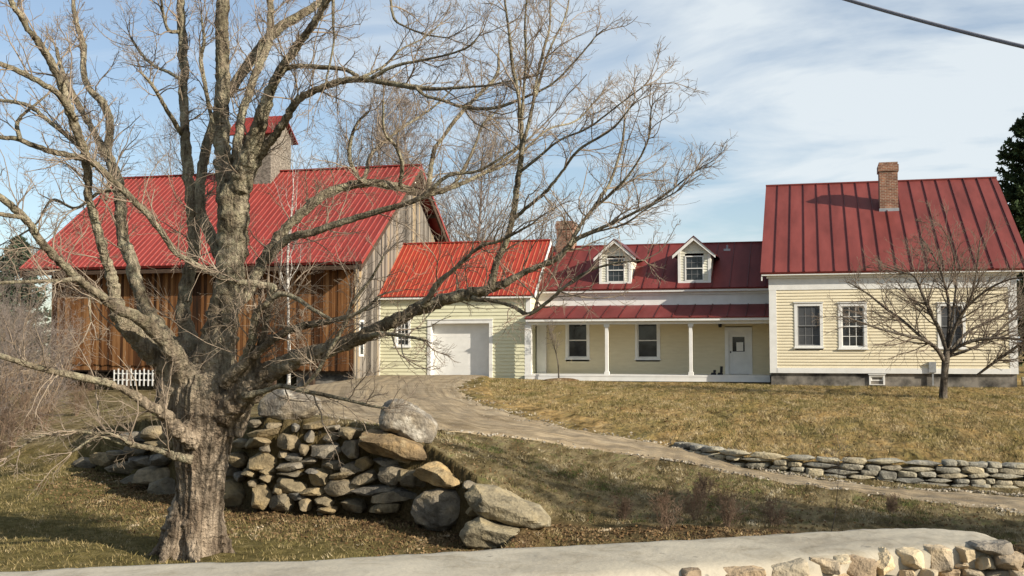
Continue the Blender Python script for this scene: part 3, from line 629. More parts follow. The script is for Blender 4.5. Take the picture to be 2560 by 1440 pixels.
# dormers
def dormer(x0, x1, zw0, peak_px, peak_py, win, eave_py, label):
    slope = (LRZ - Ez) / (LRY - 52.15); Yf = 52.15 + (zw0 - Ez) / slope
    roofY = lambda z: 52.15 + (z - Ez) / slope
    xc = (x0 + x1) / 2; zp = PY(peak_px, peak_py, Yf - .2)[2]; ze = PY(peak_px, eave_py, Yf)[2]
    m = MB()
    q = window_rect = winpx(*win, Yf)
    boards(m, x0, x1, zw0, ze, front(Yf), .12, [(q[0], q[1], q[2], q[3])])
    m.poly([(x0, Yf - .01, ze), (x1, Yf - .01, ze), (xc, Yf - .01, zp - .12)])
    for X in (x0, x1): m.poly([(X, Yf, zw0), (X, roofY(ze), ze), (X, Yf, ze)])
    d = m.build('dormer', M['dormer'], ell); d['label'] = label
    t = MB(); t.box(x0 - .03, x0 + .1, Yf - .04, Yf + .1, zw0 - .02, ze); t.box(x1 - .1, x1 + .03, Yf - .04, Yf + .1, zw0 - .02, ze); t.box(x0 - .03, x1 + .03, Yf - .045, Yf + .02, zw0 - .05, zw0 + .06)
    ov = .26; k = (zp - ze) / (xc - x0); zo = ze - ov * k
    for sx, X in ((-1, x0 - ov), (1, x1 + ov)):   # rake boards
        A = [(X, zo), (xc, zp), (xc, zp - .16), (X, zo - .14)]
        t.solid([(x, Yf - .27, z) for x, z in A], [(x, Yf - .22, z) for x, z in A])
    t.build('trim', M['white'], d)
    r = MB()
    for X in (x0 - ov - .02, x1 + ov + .02):
        A = [(X, zo), (xc, zp + .01), (xc, zp + .055), (X, zo + .04)]
        yb0 = roofY(zo) + .1; yb1 = roofY(zp) + .1
        r.solid([(A[0][0], Yf - .3, A[0][1]), (A[1][0], Yf - .3, A[1][1]), (A[2][0], Yf - .3, A[2][1]), (A[3][0], Yf - .3, A[3][1])], [(A[0][0], yb0, A[0][1]), (A[1][0], yb1, A[1][1]), (A[2][0], yb1, A[2][1]), (A[3][0], yb0, A[3][1])])
    r.build('dormer_roof', M['seam'], d)
    q = winpx(*win, Yf)
    # window as a grandchild set under the dormer
    fr = MB(); cas = .05; i0, i1, j0, j1 = q[0] + cas, q[1] - cas, q[2] + cas, q[3] - cas
    for bb in ((q[0], i0, q[2], q[3]), (i1, q[1], q[2], q[3]), (i0, i1, j1, q[3]), (i0, i1, q[2], j0), (i0, i1, (j0 + j1) / 2 - .02, (j0 + j1) / 2 + .02)): fr.box(bb[0], bb[1], Yf - .05, Yf + .06, bb[2], bb[3])
    fr.build('window_frame', M['white'], d)
    g = MB(); g.box(i0, i1, Yf + .02, Yf + .03, j0, j1); g.build('pane', M['glass'], d)
    b2 = MB()
    for kk in (1, 2): xx = i0 + (i1 - i0) * kk / 3; b2.box(xx - .01, xx + .01, Yf + .005, Yf + .018, j0, j1)
    for kk in (1, 3): z_ = j0 + (j1 - j0) * kk / 4; b2.box(i0, i1, Yf + .004, Yf + .017, z_ - .01, z_ + .01)
    b2.build('glazing_bars', M['muntin'], d)
Yd = 52.5
zw = PY(1540, 707, Yd)[2]; slope_ = (LRZ - Ez) / (LRY - 52.15); Yd = 52.15 + (zw - Ez) / slope_
zw = PY(1540, 708, Yd)[2]; Yd = 52.15 + (zw - Ez) / slope_
dormer(PY(1500, 700, Yd)[0], PY(1577, 700, Yd)[0], zw, 1540, 599, (1518, 645, 1562, 706), 634, 'left dormer, nearer the wing chimney')
zw = PY(1735, 706, Yd)[2]
dormer(PY(1697, 700, Yd)[0], PY(1776, 700, Yd)[0], zw, 1735, 592, (1713, 639, 1759, 703), 627, 'right dormer, nearer the main house')

# ---- garage
GYf = 50.95; GX0, GX1 = PY(945, 850, GYf)[0], -12.66
gEz, gRY, gRZ = PY(1100, 740, 50.65)[2], 54.15, PY(1190, 605, 54.15)[2]
gar = thing('garage', 'pale yellow clapboard garage with bright orange-red ribbed roof and white roller door', 'garage', (-16.3, 54.15, 1.3))
gd = winpx(1069, 799, 1232, 936, GYf); gw = winpx(987, 800, 1027, 868, GYf)
gb = 1.36
m = MB(); boards(m, GX0 + .12, GX1, gb - .3, gEz - .1, front(GYf), .165, [(gd[0] + .05, gd[1] - .05, gb - 1, gd[3] - .05), (gw[0] + .02, gw[1] - .02, gw[2] + .02, gw[3] - .02)])
gable_boards(m, GX0, -1, GYf, 57.4, gb - .3, gEz - .1, gRY, gRZ - .12, .25); gable_boards(m, GX1, 1, GYf, 57.4, gb - .3, gEz - .1, gRY, gRZ - .12, .25)
boards(m, -GX1, -GX0, gb - .3, gEz - .1, lambda u, d, z: (-u, 57.4 + d, z), .25); m.build('wall', M['green'], gar)
each('corner_board', M['white'], gar, [(GX0 - .03, GX0 + .12, GYf - .035, GYf + .1, gb - .3, gEz - .12), (GX1 - .1, GX1 + .12, GYf - .045, GYf + .1, gb - .3, gEz + .15)])
m = MB(); rb = MB(); gx0, gx1 = PY(933, 737, 50.65)[0], PY(1336, 742, 50.65)[0]
roof_slope(m, rb, gx0, gx1, 50.65, gEz, gRY, gRZ, .06, .23, .04, .022, phase=.05); roof_slope(m, rb, gx0, gx1, 57.65, gEz, gRY + .001, gRZ, .06, .23, .04, .022, phase=.05)
m.box(gx0, gx1, gRY - .12, gRY + .12, gRZ - .02, gRZ + .04); grf = m.build('roof', M['redgarage'], gar); rb.build('seam', M['ribgarage'], grf)
m = MB(); m.prism_x(gx1 + .002, gx1 + .05, [(50.65, gEz + .03), (gRY, gRZ + .04), (gRY, gRZ - .16), (50.65, gEz - .17)]); m.build('rake_board', M['white'], grf); m = MB(); m.box(gx0 + .02, gx1 - .02, 50.70, 50.76, gEz - .14, gEz - .05); m.build('eave_board', M['white'], grf)
x0, x1, z0, z1 = gd; m = MB(); cw = .17; rec = .37
m.box(x0, x0 + cw, GYf - .05, GYf + rec, gb - .3, z1); m.box(x1 - cw, x1, GYf - .05, GYf + rec, gb - .3, z1); m.box(x0 + cw, x1 - cw, GYf - .05, GYf + rec, z1 - cw, z1); m.box(x0 - .03, x1 + .03, GYf - .08, GYf, z1, z1 + .04)
gf = m.build('door_frame', M['white'], gar)
m = MB(); n_ = 4; hh = (z1 - cw - gb + .25) / n_
for k in range(n_): m.box(x0 + cw, x1 - cw, GYf + rec - .05 + (.003 if k % 2 else 0), GYf + rec - .01, gb - .25 + k * hh + .022, gb - .25 + (k + 1) * hh)
m.box(x0 + cw, x1 - cw, GYf + rec - .04, GYf + rec + .02, gb - .25, z1 - cw)
m.build('roller_door', M['white'], gf)
window(gar, *gw, GYf, 3, 2, .11, mw=.035, label='small many-paned window left of the roller door')

# ---- barn
BX0, BX1, BY0, BYr, BY1 = -36.25, -20.15, 47.9, 55.0, 62.1
bEz, bRz = 6.60, 12.26
barn = thing('barn', 'big old timber barn with crimson ribbed roof, orange front and weathered grey gable', 'barn', (-28, 55, .7))
m = MB(); r_ = np.random.default_rng(3); x = BX0
bott = lambda x: 1.92 - .3 * (x - BX0) / (BX1 - BX0)
while x < BX1 - .01:
    wd = min(.15, BX1 - x); d = r_.uniform(0, .02)
    m.box(x + .006, x + wd - .006, BY0 - d, BY0 + .05, bott(x) + r_.uniform(-.04, .04), bEz - .1); x += .15
m.box(BX0, BX1, BY0 + .051, BY0 + .08, bott(BX1), bEz - .1)
m.build('front_wall', M['orange'], barn)
for X, s_ in ((BX1, 1), (BX0, -1)):
    m = MB(); y = BY0
    while y < BY1 - .01:
        wd = min(.24, BY1 - y); ym = y + wd / 2; zt = bEz + (bRz - bEz) * (1 - abs(ym - BYr) / (BYr - BY0)) - .25; d = r_.uniform(0, .025)
        zs = 6.1 + r_.uniform(-.03, .03)
        a, b = (X, X + s_ * (.03 + d)) if s_ > 0 else (X + s_ * (.03 + d), X)
        m.box(a, b, y + .005, y + wd - .005, .7, min(zs, zt))
        if zt > zs + .05: m.box(a + s_ * .045, b + s_ * .045, y + .005, y + wd - .005, zs - .12, zt)
        y += .24
    zt = bRz - .3; m.poly([(X - s_ * .01, BY0 + .06, .7), (X - s_ * .01, BY1, .7), (X - s_ * .01, BY1, bEz - .2), (X - s_ * .01, BYr, zt), (X - s_ * .01, BY0 + .06, bEz - .2)])
    m.build('gable_wall', M['greyboard'], barn)
m = MB(); m.box(BX0, BX1, BY1, BY1 + .06, .7, bEz - .1); m.build('back_wall', M['greyboard'], barn)
m = MB(); rb = MB(); bx0, bx1 = -37.55, -19.42
roof_slope(m, rb, bx0, bx1, 47.0, bEz, BYr, bRz, .14, .3, .05, .03, phase=.1); roof_slope(m, rb, bx0, bx1, 63.0, bEz, BYr + .001, bRz, .14, .3, .05, .03, phase=.1)
m.box(bx0, bx1, BYr - .15, BYr + .15, bRz - .02, bRz + .05); brf = m.build('roof', M['redbarn'], barn); rb.build('seam', M['ribbarn'], brf)
for X in (bx1 - .15, bx0 + .05):
    for ye in (47.05, 62.95): m = MB(); m.prism_x(X, X + .1, [(ye, bEz - .16), (BYr, bRz - .16), (BYr, bRz - .5), (ye, bEz - .46)]); m.build('rake_board', M['wooddark'], brf)
for k in range(1, 6):
    for sgn in (1, -1):
        m = MB(); yy = BYr - sgn * k * 1.45; zz_ = bRz - .22 - k * 1.45 * (bRz - bEz) / 8.0; m.box(BX1 - .1, bx1 - .15, yy - .08, yy + .08, zz_ - .18, zz_); m.build('purlin', M['wooddark'], brf)
m = MB(); m.box(bx0 + .2, bx1 - .2, 47.08, 47.16, bEz - .35, bEz - .17); m.build('eave_board', M['wooddark'], brf)
m = MB()
for k in range(9):
    X = BX0 + .1 + k * (BX1 - BX0 - .4) / 8; m.box(X, X + .22, BY0 + .1, BY0 + .32, .2, 1.75)
m.box(BX0, BX1, BY0 + .09, BY0 + .34, 1.56, 1.74); m.build('sill_timber', M['wooddark'], barn)
m = MB(); m.box(BX0 + .1, BX1 - .05, BY0 + 3, BY0 + 3.3, 0, 2.2); m.box(BX1 - 3, BX1 - .05, BY0 + .35, BY0 + .8, 0, 1.6); m.build('foundation', M['concrete'], barn)
m = MB(); m.box(BX1 + .05, BX1 + .1, 48.35, 48.9, 2.3, 4.0); gwn = m.build('window', M['white'], barn); gwn['label'] = 'narrow white window in the grey gable'
m = MB(); m.box(BX1 + .1, BX1 + .106, 48.45, 48.8, 2.4, 3.1); m.box(BX1 + .1, BX1 + .106, 48.45, 48.8, 3.2, 3.9); m.build('pane', M['glass'], gwn)
# cupola
cx0, cx1, cy0, cy1 = -29.66, -27.45, 53.8, 56.2; cz0, cze, czr = 10.8, 14.26, 15.3; cym = 55.0
m = MB(); m.box(cx0, cx1, cy0, cy1, cz0, cze - .05); m.prism_x(cx0 + .002, cx1 - .002, [(cy0, cze - .051), (cy1, cze - .051), (cym, czr - .08)])
cup = m.build('cupola', M['shingle'], barn)
m = MB(); rb = MB(); roof_slope(m, rb, cx0 - .3, cx1 + .25, cy0 - .4, cze - .2, cym, czr, .06, .3, .04, .02); roof_slope(m, rb, cx0 - .3, cx1 + .25, cy1 + .4, cze - .25, cym + .001, czr, .06, .3, .04, .02)
m.big += rb.big; m.V += rb.V; m.Fc += [tuple(i + m.n for i in f) for f in rb.Fc]; m.n += rb.n
m.build('cupola_roof', M['redbarn'], cup)
lx = PY(603, 380, cy0)[0]
m = MB(); m.box(lx - .36, lx + .36, cy0 - .05, cy0 - .002, 12.7, 13.85); lv = m.build('louvre', M['wooddark'], cup)
m = MB(); m.box(lx + .02, lx + .1, cy0 - .08, cy0 - .051, 12.8, 13.6); m.build('louvre_bar', M['metal'], cup)
# white picket gate below the barn
A, B = PY(285, 964, 46.9), PY(382, 925, 46.9); pg = thing('picket_gate', 'short white picket gate under the barn floor', 'gate', (A[0], 46.9, A[2]))
m = MB(); n_ = 10
for k in range(n_):
    x = A[0] + (B[0] - A[0]) * k / (n_ - 1); m.box(x - .03, x + .03, 46.88, 46.905, A[2], B[2] + (.06 if k % 3 == 1 else 0))
m.build('picket', M['white'], pg)
m = MB(); m.box(A[0] - .05, B[0] + .05, 46.906, 46.94, A[2] + .25, A[2] + .3); m.box(A[0] - .05, B[0] + .05, 46.906, 46.94, A[2] + .55, A[2] + .6); m.build('rail', M['white'], pg)
# wall lamp, boots, basement meter
L0 = PY(1800, 812, LYf - .12); wl = thing('wall_lantern', 'small black lantern on the porch wall beside the door', 'lamp', tuple(L0))
m = MB(); x, y, z = L0; m.box(x - .02, x + .02, y, y + .1, z + .1, z + .14); m.solid([(x - .06, y - .06, z - .12), (x + .06, y - .06, z - .12), (x + .06, y + .06, z - .12), (x - .06, y + .06, z - .12)], [(x - .09, y - .09, z + .08), (x + .09, y - .09, z + .08), (x + .09, y + .09, z + .08), (x - .09, y + .09, z + .08)]); m.build('lamp_body', M['black'], wl)
m = MB(); m.solid([(x - .11, y - .11, z + .081), (x + .11, y - .11, z + .081), (x + .11, y + .11, z + .081), (x - .11, y + .11, z + .081)], [(x - .02, y - .02, z + .17), (x + .02, y - .02, z + .17), (x + .02, y + .02, z + .17), (x - .02, y + .02, z + .17)]); m.build('lamp_cap', M['black'], wl)
B_ = PY(1790, 934, 51.0)
for k, lab in ((0, 'black rubber boot standing upright on the porch deck, nearer the door'), (1, 'low black shoe on the porch deck left of the boot')):
    x, y, z = B_[0] + .16 - k * .3, 51.2, dk + .021; m = MB()
    h = .28 if k == 0 else .12
    m.solid([(x - .12, y - .06, z), (x + .14, y - .06, z), (x + .14, y + .06, z), (x - .12, y + .06, z)], [(x - .08, y - .05, z + .1), (x + .12, y - .05, z + .1), (x + .12, y + .05, z + .1), (x - .08, y + .05, z + .1)])
    m.solid([(x, y - .045, z + .1), (x + .12, y - .045, z + .1), (x + .12, y + .045, z + .1), (x, y + .045, z + .1)], [(x + .01, y - .05, z + .1 + h), (x + .13, y - .05, z + .1 + h), (x + .13, y + .05, z + .1 + h), (x + .01, y + .05, z + .1 + h)])
    o = m.build('boot', M['black']); bv = o.modifiers.new('b', 'BEVEL'); bv.width = .02; bv.segments = 2; tag(o, lab, 'boot')
mt = thing('utility_box', 'grey utility box with conduit low on the farmhouse front behind the yard tree', 'utility box', tuple(PY(2332, 925, HYf - .1)))
x, y, z = PY(2332, 918, HYf - .12); m = MB(); m.box(x - .15, x + .13, y - .02, y + .11, z - .22, z + .22); m.build('box', M['metal'], mt)
m = MB(); m.box(x - .03, x + .03, y + .03, y + .09, z - .75, z - .22); m.build('conduit', M['metal'], mt)
# ------------------------------------------------------------------ stones
_bm = bmesh.new(); bmesh.ops.create_icosphere(_bm, subdivisions=4, radius=1); ICO4 = (np.array([v.co[:] for v in _bm.verts]), np.array([[v.index for v in f.verts] for f in _bm.faces])); _bm.free()
_bm = bmesh.new(); bmesh.ops.create_icosphere(_bm, subdivisions=5, radius=1); ICO5 = (np.array([v.co[:] for v in _bm.verts]), np.array([[v.index for v in f.verts] for f in _bm.faces])); _bm.free()
_bm = bmesh.new(); bmesh.ops.create_icosphere(_bm, subdivisions=3, radius=1); ICO3 = (np.array([v.co[:] for v in _bm.verts]), np.array([[v.index for v in f.verts] for f in _bm.faces])); _bm.free()
def rock(c, dims, rot=0, seed=0, p=3.2, cuts=9, ico=ICO3, yaw=None, amp=.035, cut=(.72, .98)):
    """rounded block of half sizes dims (right, depth, up), rolled by rot about the view-facing axis"""
    r = np.random.default_rng(seed + 1000); n, Fc = ico
    v = n * (np.sum(np.abs(n) ** p, axis=1) ** (-1 / p))[:, None]
    for _ in range(cuts):
        m_ = r.normal(size=3); m_[1] *= .8; m_ /= np.linalg.norm(m_); sup = (np.sum(np.abs(m_) ** (p / (p - 1)))) ** ((p - 1) / p); off = r.uniform(*cut) * sup
        d = v @ m_ - off; v = v - np.where(d > 0, d, 0)[:, None] * m_ * .92
    for k in range(10):
        a = r.normal(size=3) * (1.5 + k * .9); v = v + n * (amp / (1 + k * .5) * np.sin(v @ a + r.uniform(0, 6.3)))[:, None]
    v = v * np.array(dims); cr, sr = math.cos(rot), math.sin(rot)
    v = v @ np.array([[cr, 0, sr], [0, 1, 0], [-sr, 0, cr]])
    y = YAW if yaw is None else yaw; cy, sy = math.cos(y), math.sin(y)
    v = v @ np.array([[cy, sy, 0], [-sy, cy, 0], [0, 0, 1]])
    return v + np.array(c), Fc
def rock2(poly, dpt, c, seed, q=3.0, cuts=6, ico=ICO3, yaw=None, amp=.02, cut=(.6, .95)):
    """rock whose outline seen from the front is the polygon (x,z in metres about c)"""
    r = np.random.default_rng(seed + 5000); n, Fc = ico; P = np.array(poly, float)
    th = np.arctan2(n[:, 2], n[:, 0]); d = np.stack([np.cos(th), np.sin(th)], 1); rad = np.zeros(len(n)); A, B = P, np.roll(P, -1, 0)
    for a, b in zip(A, B):
        e = b - a; den = d[:, 0] * e[1] - d[:, 1] * e[0]; den = np.where(np.abs(den) < 1e-9, 1e-9, den)
        t = (a[0] * e[1] - a[1] * e[0]) / den; s = (a[0] * d[:, 1] - a[1] * d[:, 0]) / den; ok = (t > 0) & (s >= -.001) & (s <= 1.001); rad = np.where(ok, np.maximum(rad, t), rad)
    ny = n[:, 1]; lat = np.sqrt(np.maximum(0, 1 - ny ** 2)); mm_ = (np.abs(ny) ** q + lat ** q) ** (1 / q)
    k = lat / mm_; v = np.stack([d[:, 0] * rad * k, ny / mm_ * dpt, d[:, 1] * rad * k], 1)
    sc = np.array([np.abs(P[:, 0]).max(), dpt, np.abs(P[:, 1]).max()])
    for _ in range(cuts):
        m_ = r.normal(size=3); m_[1] = -abs(m_[1]) * 1.3 - .3; m_ /= np.linalg.norm(m_); u = v / sc; pr = u @ m_; off = pr.max() * r.uniform(*cut); dd_ = pr - off
        v = v - (np.where(dd_ > 0, dd_, 0)[:, None] * m_ * .95) * sc
    for kk in range(9):
        a = r.normal(size=3) * (2 + kk * 1.6); v = v + (n * (amp / (1 + kk * .4) * np.sin((v / sc) @ a + r.uniform(0, 6.3)))[:, None]) * sc.min() * 1.5
    y = YAW if yaw is None else yaw; cy, sy = math.cos(y), math.sin(y)
    v = v @ np.array([[cy, sy, 0], [-sy, cy, 0], [0, 0, 1]])
    return v + np.array(c), Fc
def chip_poly(w_, h_, rot, rng, n=None, jit=.16):
    n = n or rng.integers(5, 9); a = (np.arange(n) + rng.uniform(-.32, .32, n)) / n * 2 * math.pi + rng.uniform(0, 1)
    c_, s_ = np.cos(a), np.sin(a); pp = 5.0; k = (np.abs(c_) ** pp + np.abs(s_) ** pp) ** (-1 / pp) * (1 + rng.uniform(-jit, jit * .4, n))
    x, z = c_ * k * w_, s_ * k * h_; cr, sr = math.cos(rot), math.sin(rot); return np.stack([x * cr - z * sr, x * sr + z * cr], 1)
def slab_poly(L, h, rot, rng, j=1.0):
    q = np.array([(-1, -.62), (-.93, -1), (.0, -1), (.92, -1), (1, -.6), (1, .6), (.93, 1), (.1, 1), (-.92, 1), (-1, .62)]); q = q + rng.uniform(-1, 1, q.shape) * np.array([.07, .13]) * j
    x, z = q[:, 0] * L, q[:, 1] * h; cr, sr = math.cos(rot), math.sin(rot); return np.stack([x * cr - z * sr, x * sr + z * cr], 1)
def face_pt(line, cx, cy, lean=.28, zb=.1):
    v = ray(cx, cy); best = None
    for (x0, y0), (x1, y1) in zip(line[:-1], line[1:]):
        A = np.array([[v[0], -(x1 - x0)], [v[1], -(y1 - y0)]]); t, s = np.linalg.solve(A, [x0, y0])
        if -.02 <= s <= 1.02 and t > 0: best = t; break
    if best is None: best = line[-1][1] / v[1]
    for _ in range(4):
        P = C0 + v * best; extra = lean * max(0, P[2] - zb)
        tt_ = best; base = t if False else None
        P = C0 + v * (t0 + extra / np.linalg.norm(v[:2])) if _ else P
        if not _: t0 = best
        best = t0 + extra / np.linalg.norm(v[:2]) if _ else best
    extra = lean * max(0, P[2] - zb); best = t0 + extra / np.linalg.norm(v[:2])
    return C0 + v * best, best
WL = [(BW[0][0] - 6, BW[0][1] + 3)] + BW[:-1] + [(BW[-1][0] + .3, BW[-1][1] - .1)]
bwall = thing('dry_stone_wall', 'tumbledown dry wall of rough field stones holding up the gravel drive behind the maple', 'stone wall', (-7, 15.6, .1))
S1 = [(300, 420, 190, 80, 0), (520, 440, 270, 70, -5), (740, 470, 100, 90, 0), (1010, 430, 430, 95, -12), (430, 530, 410, 120, -8), (900, 560, 110, 140, 0), (1120, 560, 190, 110, 0), (1340, 540, 300, 140, 5), (350, 620, 350, 120, -15), (700, 630, 280, 170, 8), (430, 690, 130, 100, 0),
      (400, 840, 330, 215, -5), (430, 930, 210, 85, 0), (610, 750, 130, 75, 0), (840, 700, 120, 115, 0), (1070, 710, 370, 210, 5), (1330, 700, 200, 190, 0), (730, 790, 190, 90, 0), (890, 820, 190, 75, -5), (1150, 870, 270, 100, -5), (700, 890, 340, 120, -3), (690, 960, 300, 75, 0), (1000, 1000, 230, 210, 0), (1250, 970, 310, 80, -15), (1460, 860, 250, 130, -25), (1360, 900, 300, 120, -20), (1500, 1000, 330, 130, -20), (1760, 960, 300, 230, 30), (1980, 1020, 240, 170, -20),
      (60, 1180, 340, 290, 0), (290, 1070, 100, 90, 0), (140, 990, 150, 95, 0), (250, 960, 160, 100, 0), (440, 1000, 160, 100, 0), (390, 1190, 240, 260, 20), (690, 1080, 360, 160, 3), (600, 1270, 290, 190, 5), (840, 1290, 140, 130, 0), (930, 1160, 280, 95, -3), (1250, 1120, 450, 180, -3), (1600, 1140, 530, 110, -5), (1780, 1200, 460, 130, -5), (1370, 1300, 270, 140, -3), (1680, 1320, 430, 120, -8), (760, 1200, 220, 85, 0), (1060, 1260, 220, 110, 0), (1080, 1350, 260, 90, 0),
      (150, 640, 200, 110, -10), (120, 800, 220, 160, 0), (60, 920, 220, 120, 0), (1150, 470, 200, 60, -8), (930, 930, 200, 60, -5), (560, 1120, 130, 110, 0)]
SL = [(560 + x / 4.235, 960 + y / 4.235, w_ / 4.235, h_ / 4.235, r_) for x, y, w_, h_, r_ in S1]
SL += [(385, 1085, 90, 40, 0), (330, 1098, 80, 34, 6), (395, 1118, 90, 28, -4), (345, 1125, 80, 26, 0), (300, 1140, 70, 28, 0), (400, 1150, 70, 34, 0), (350, 1158, 70, 34, 0), (255, 1150, 80, 34, 0), (300, 1172, 90, 38, 0), (385, 1190, 110, 46, 0), (330, 1205, 80, 44, 0), (210, 1165, 70, 34, 5), (410, 1225, 90, 50, 0), (160, 1160, 60, 24, 0)]
for k, (cx, cy, w_, h_, rt_) in enumerate(SL):
    P, t_ = face_pt(WL, cx, cy); s = t_ / F
    dd = .20 + .12 * R.random(); a_w = max(w_ * .5 * s, .05) * 1.04; a_h = max(h_ * .5 * s, .04) * 1.06
    P = P + np.array([-math.sin(YAW), math.cos(YAW), 0]) * (dd * .75 - .06 + .05 * R.random())
    mm = MB(); v_, f_ = rock2(chip_poly(a_w * 1.04, a_h * 1.05, -math.radians(rt_), R), dd, P, k, q=3.2, cuts=6, amp=.02); mm.arr(v_, f_)
    mm.build('stone', M['stone'], bwall, smooth='angle')
def boulder(outline, dpt, mat, label, seed, dy=0, q=2.6, cuts=5, cut=(.72, .95), amp=.03):
    O = np.array(outline, float); cx, cy = (O.min(0) + O.max(0)) / 2; P, t_ = face_pt(WL, cx, cy, .28); D = (t_ + dpt * .55 + dy); P = PD(cx, cy, D); s = D / F
    mm = MB(); v_, f_ = rock2(np.stack([(O[:, 0] - cx) * s, (cy - O[:, 1]) * s], 1), dpt, P, seed, q=q, ico=ICO5, cuts=cuts, cut=cut, amp=amp); mm.arr(v_, f_)
    return tag(mm.build('boulder', M[mat], smooth='angle'), label, 'boulder')
boulder([(650, 1015), (662, 985), (690, 972), (720, 970), (748, 982), (790, 990), (806, 1000), (805, 1022), (788, 1034), (768, 1047), (720, 1054), (680, 1048), (652, 1038)], .42, 'boulder_light', 'dark and white mottled boulder sitting on top of the stone wall beside the maple', 3, dy=.15, q=2.4)
boulder([(950, 1055), (957, 1010), (975, 995), (1000, 997), (1040, 1020), (1080, 1043), (1092, 1060), (1089, 1090), (1078, 1106), (1050, 1102), (1000, 1086), (955, 1076)], .42, 'boulder_light', 'pale squarish boulder tilted on top of the stone wall above the drive', 11, dy=.15, q=4, cuts=4)
boulder([(898, 1112), (904, 1083), (925, 1075), (960, 1079), (1020, 1095), (1070, 1113), (1089, 1132), (1086, 1148), (1066, 1159), (1000, 1146), (925, 1130)], .38, 'boulder_brown', 'long brown streaked boulder lying under the pale tilted one', 21, q=4)
boulder([(1030, 1186), (1045, 1168), (1065, 1158), (1088, 1154), (1112, 1165), (1138, 1190), (1183, 1211), (1165, 1223), (1130, 1219), (1090, 1213), (1050, 1201)], .36, 'boulder_tan', 'tan slab-like stone sloping down between the long brown and the round boulders', 31, q=3)
boulder([(1030, 1280), (1039, 1250), (1064, 1228), (1100, 1221), (1140, 1224), (1163, 1242), (1169, 1268), (1150, 1303), (1112, 1328), (1070, 1320), (1040, 1303)], .42, 'boulder_grey', 'round grey boulder at the wall foot near its right end', 41, q=2.4, cuts=3)
boulder([(1164, 1236), (1186, 1209), (1240, 1221), (1300, 1248), (1350, 1263), (1376, 1290), (1373, 1310), (1340, 1316), (1270, 1318), (1220, 1303), (1183, 1272)], .42, 'boulder_olive', 'largest smooth oblong boulder forming the right tip of the stone wall', 51, q=2.8, cuts=4)
boulder([(1146, 1332), (1165, 1308), (1200, 1292), (1250, 1310), (1306, 1324), (1312, 1342), (1270, 1362), (1210, 1375), (1168, 1366)], .40, 'boulder_olive', 'low boulder lying in the weeds beneath the oblong boulder at the wall tip', 61, dy=-.3, q=2.8, cuts=5)
for ox, oy, w_, h_, rt_, mt in ((975, 1165, 100, 26, 14, 'stone'), (1040, 1205, 120, 44, 18, 'stone'), (1010, 1150, 90, 24, 10, 'stone'), (1000, 1240, 130, 34, 4, 'stone'), (1180, 1225, 60, 26, 20, 'stone'), (1190, 1280, 60, 50, 0, 'stone')):
    P, t_ = face_pt(WL, ox, oy); s = t_ / F; P = P + np.array([-math.sin(YAW), math.cos(YAW), 0]) * .28; mm = MB(); v_, f_ = rock2(chip_poly(w_ * .5 * s, h_ * .5 * s, -math.radians(rt_), R), .22, P, int(ox), q=3.2); mm.arr(v_, f_); mm.build('stone', M[mt], bwall, smooth='angle')

# lawn retaining wall
lwall = thing('retaining_wall', 'low dry-laid flat stone wall edging the lawn beside the drive', 'stone wall', (1, 22, .1))
LP = np.array(LW); seg = np.hypot(*(LP[1:] - LP[:-1]).T); cs = np.concatenate([[0], np.cumsum(seg)])
def lpt(s): i = min(np.searchsorted(cs, s, 'right') - 1, len(seg) - 1); f = (s - cs[i]) / seg[i]; return LP[i] * (1 - f) + LP[i + 1] * f, LP[i + 1] - LP[i]
topz = lambda s: float(T_lawn(*(lpt(s)[0] + np.array([0, .3])))) + .0
nst = 0; total = cs[-2] + .5; occ = []
for course in range(8):
    s = R.uniform(-.2, .1)
    while s < total:
        L = min(R.gamma(4, .085) + .1, .68); dbl = R.random() < .13; hgt = .10 * (1.75 if dbl else 1) + .012 * R.normal(); mid = s + L / 2; sm_ = min(max(mid, 0), total)
        P2, tg = lpt(sm_); zt = topz(sm_) + .03 - course * .104 - hgt / 2 + .010 * R.normal(); zg = float(H(P2[0], P2[1] - .12, False))
        if zt > zg - .05 and nst < 99:
            if dbl: occ.append((course, mid, L))
            yw = math.atan2(tg[1], tg[0]); mm = MB(); pl = slab_poly(L / 2, hgt / 2, R.normal() * .03, R)
            v_, f_ = rock2(pl, .16, (P2[0], P2[1] + .1 + .03 * R.random() - (.03 if dbl else 0), zt), 500 + nst, q=7, cuts=4, yaw=yw, cut=(.88, .98), amp=.012); mm.arr(v_, f_)
            mm.build('stone', M['flatstone'], lwall, smooth='angle'); nst += 1
        s += L + .008
print('wall stones', nst)

# ------------------------------------------------------------------ parapet in front of the camera
zt = EYE - .586
back = [(-400, 1434), (0, 1426), (400, 1408), (850, 1391), (1300, 1367), (1700, 1345), (2000, 1329), (2230, 1318), (2350, 1319), (2430, 1327), (2500, 1344), (2545, 1364)]
BK = np.array([PZ(x, y, zt)[:2] for x, y in back])
frp = [(-400, 1510), (0, 1497), (400, 1480), (850, 1465), (1300, 1448), (1700, 1424), (2000, 1398), (2230, 1377), (2350, 1371), (2430, 1366), (2500, 1368), (2545, 1372)]
FR = np.array([PZ(x, y, zt)[:2] for x, y in frp])
BK2, FR2 = cr_interp(BK, 14), cr_interp(FR, 14)
par = thing('parapet_wall', 'pale mortared stone parapet with smooth concrete top across the foreground', 'parapet wall', (FR[4][0], FR[4][1], 1.0))
nx = len(BK2); ts = np.linspace(0, 1, 16)
X = FR2[:, None, 0] * (1 - ts) + BK2[:, None, 0] * ts; Y = FR2[:, None, 1] * (1 - ts) + BK2[:, None, 1] * ts
fall = np.clip((np.arange(nx) - (nx - 30)) / 30, 0, 1)[:, None] ** 2 * .03
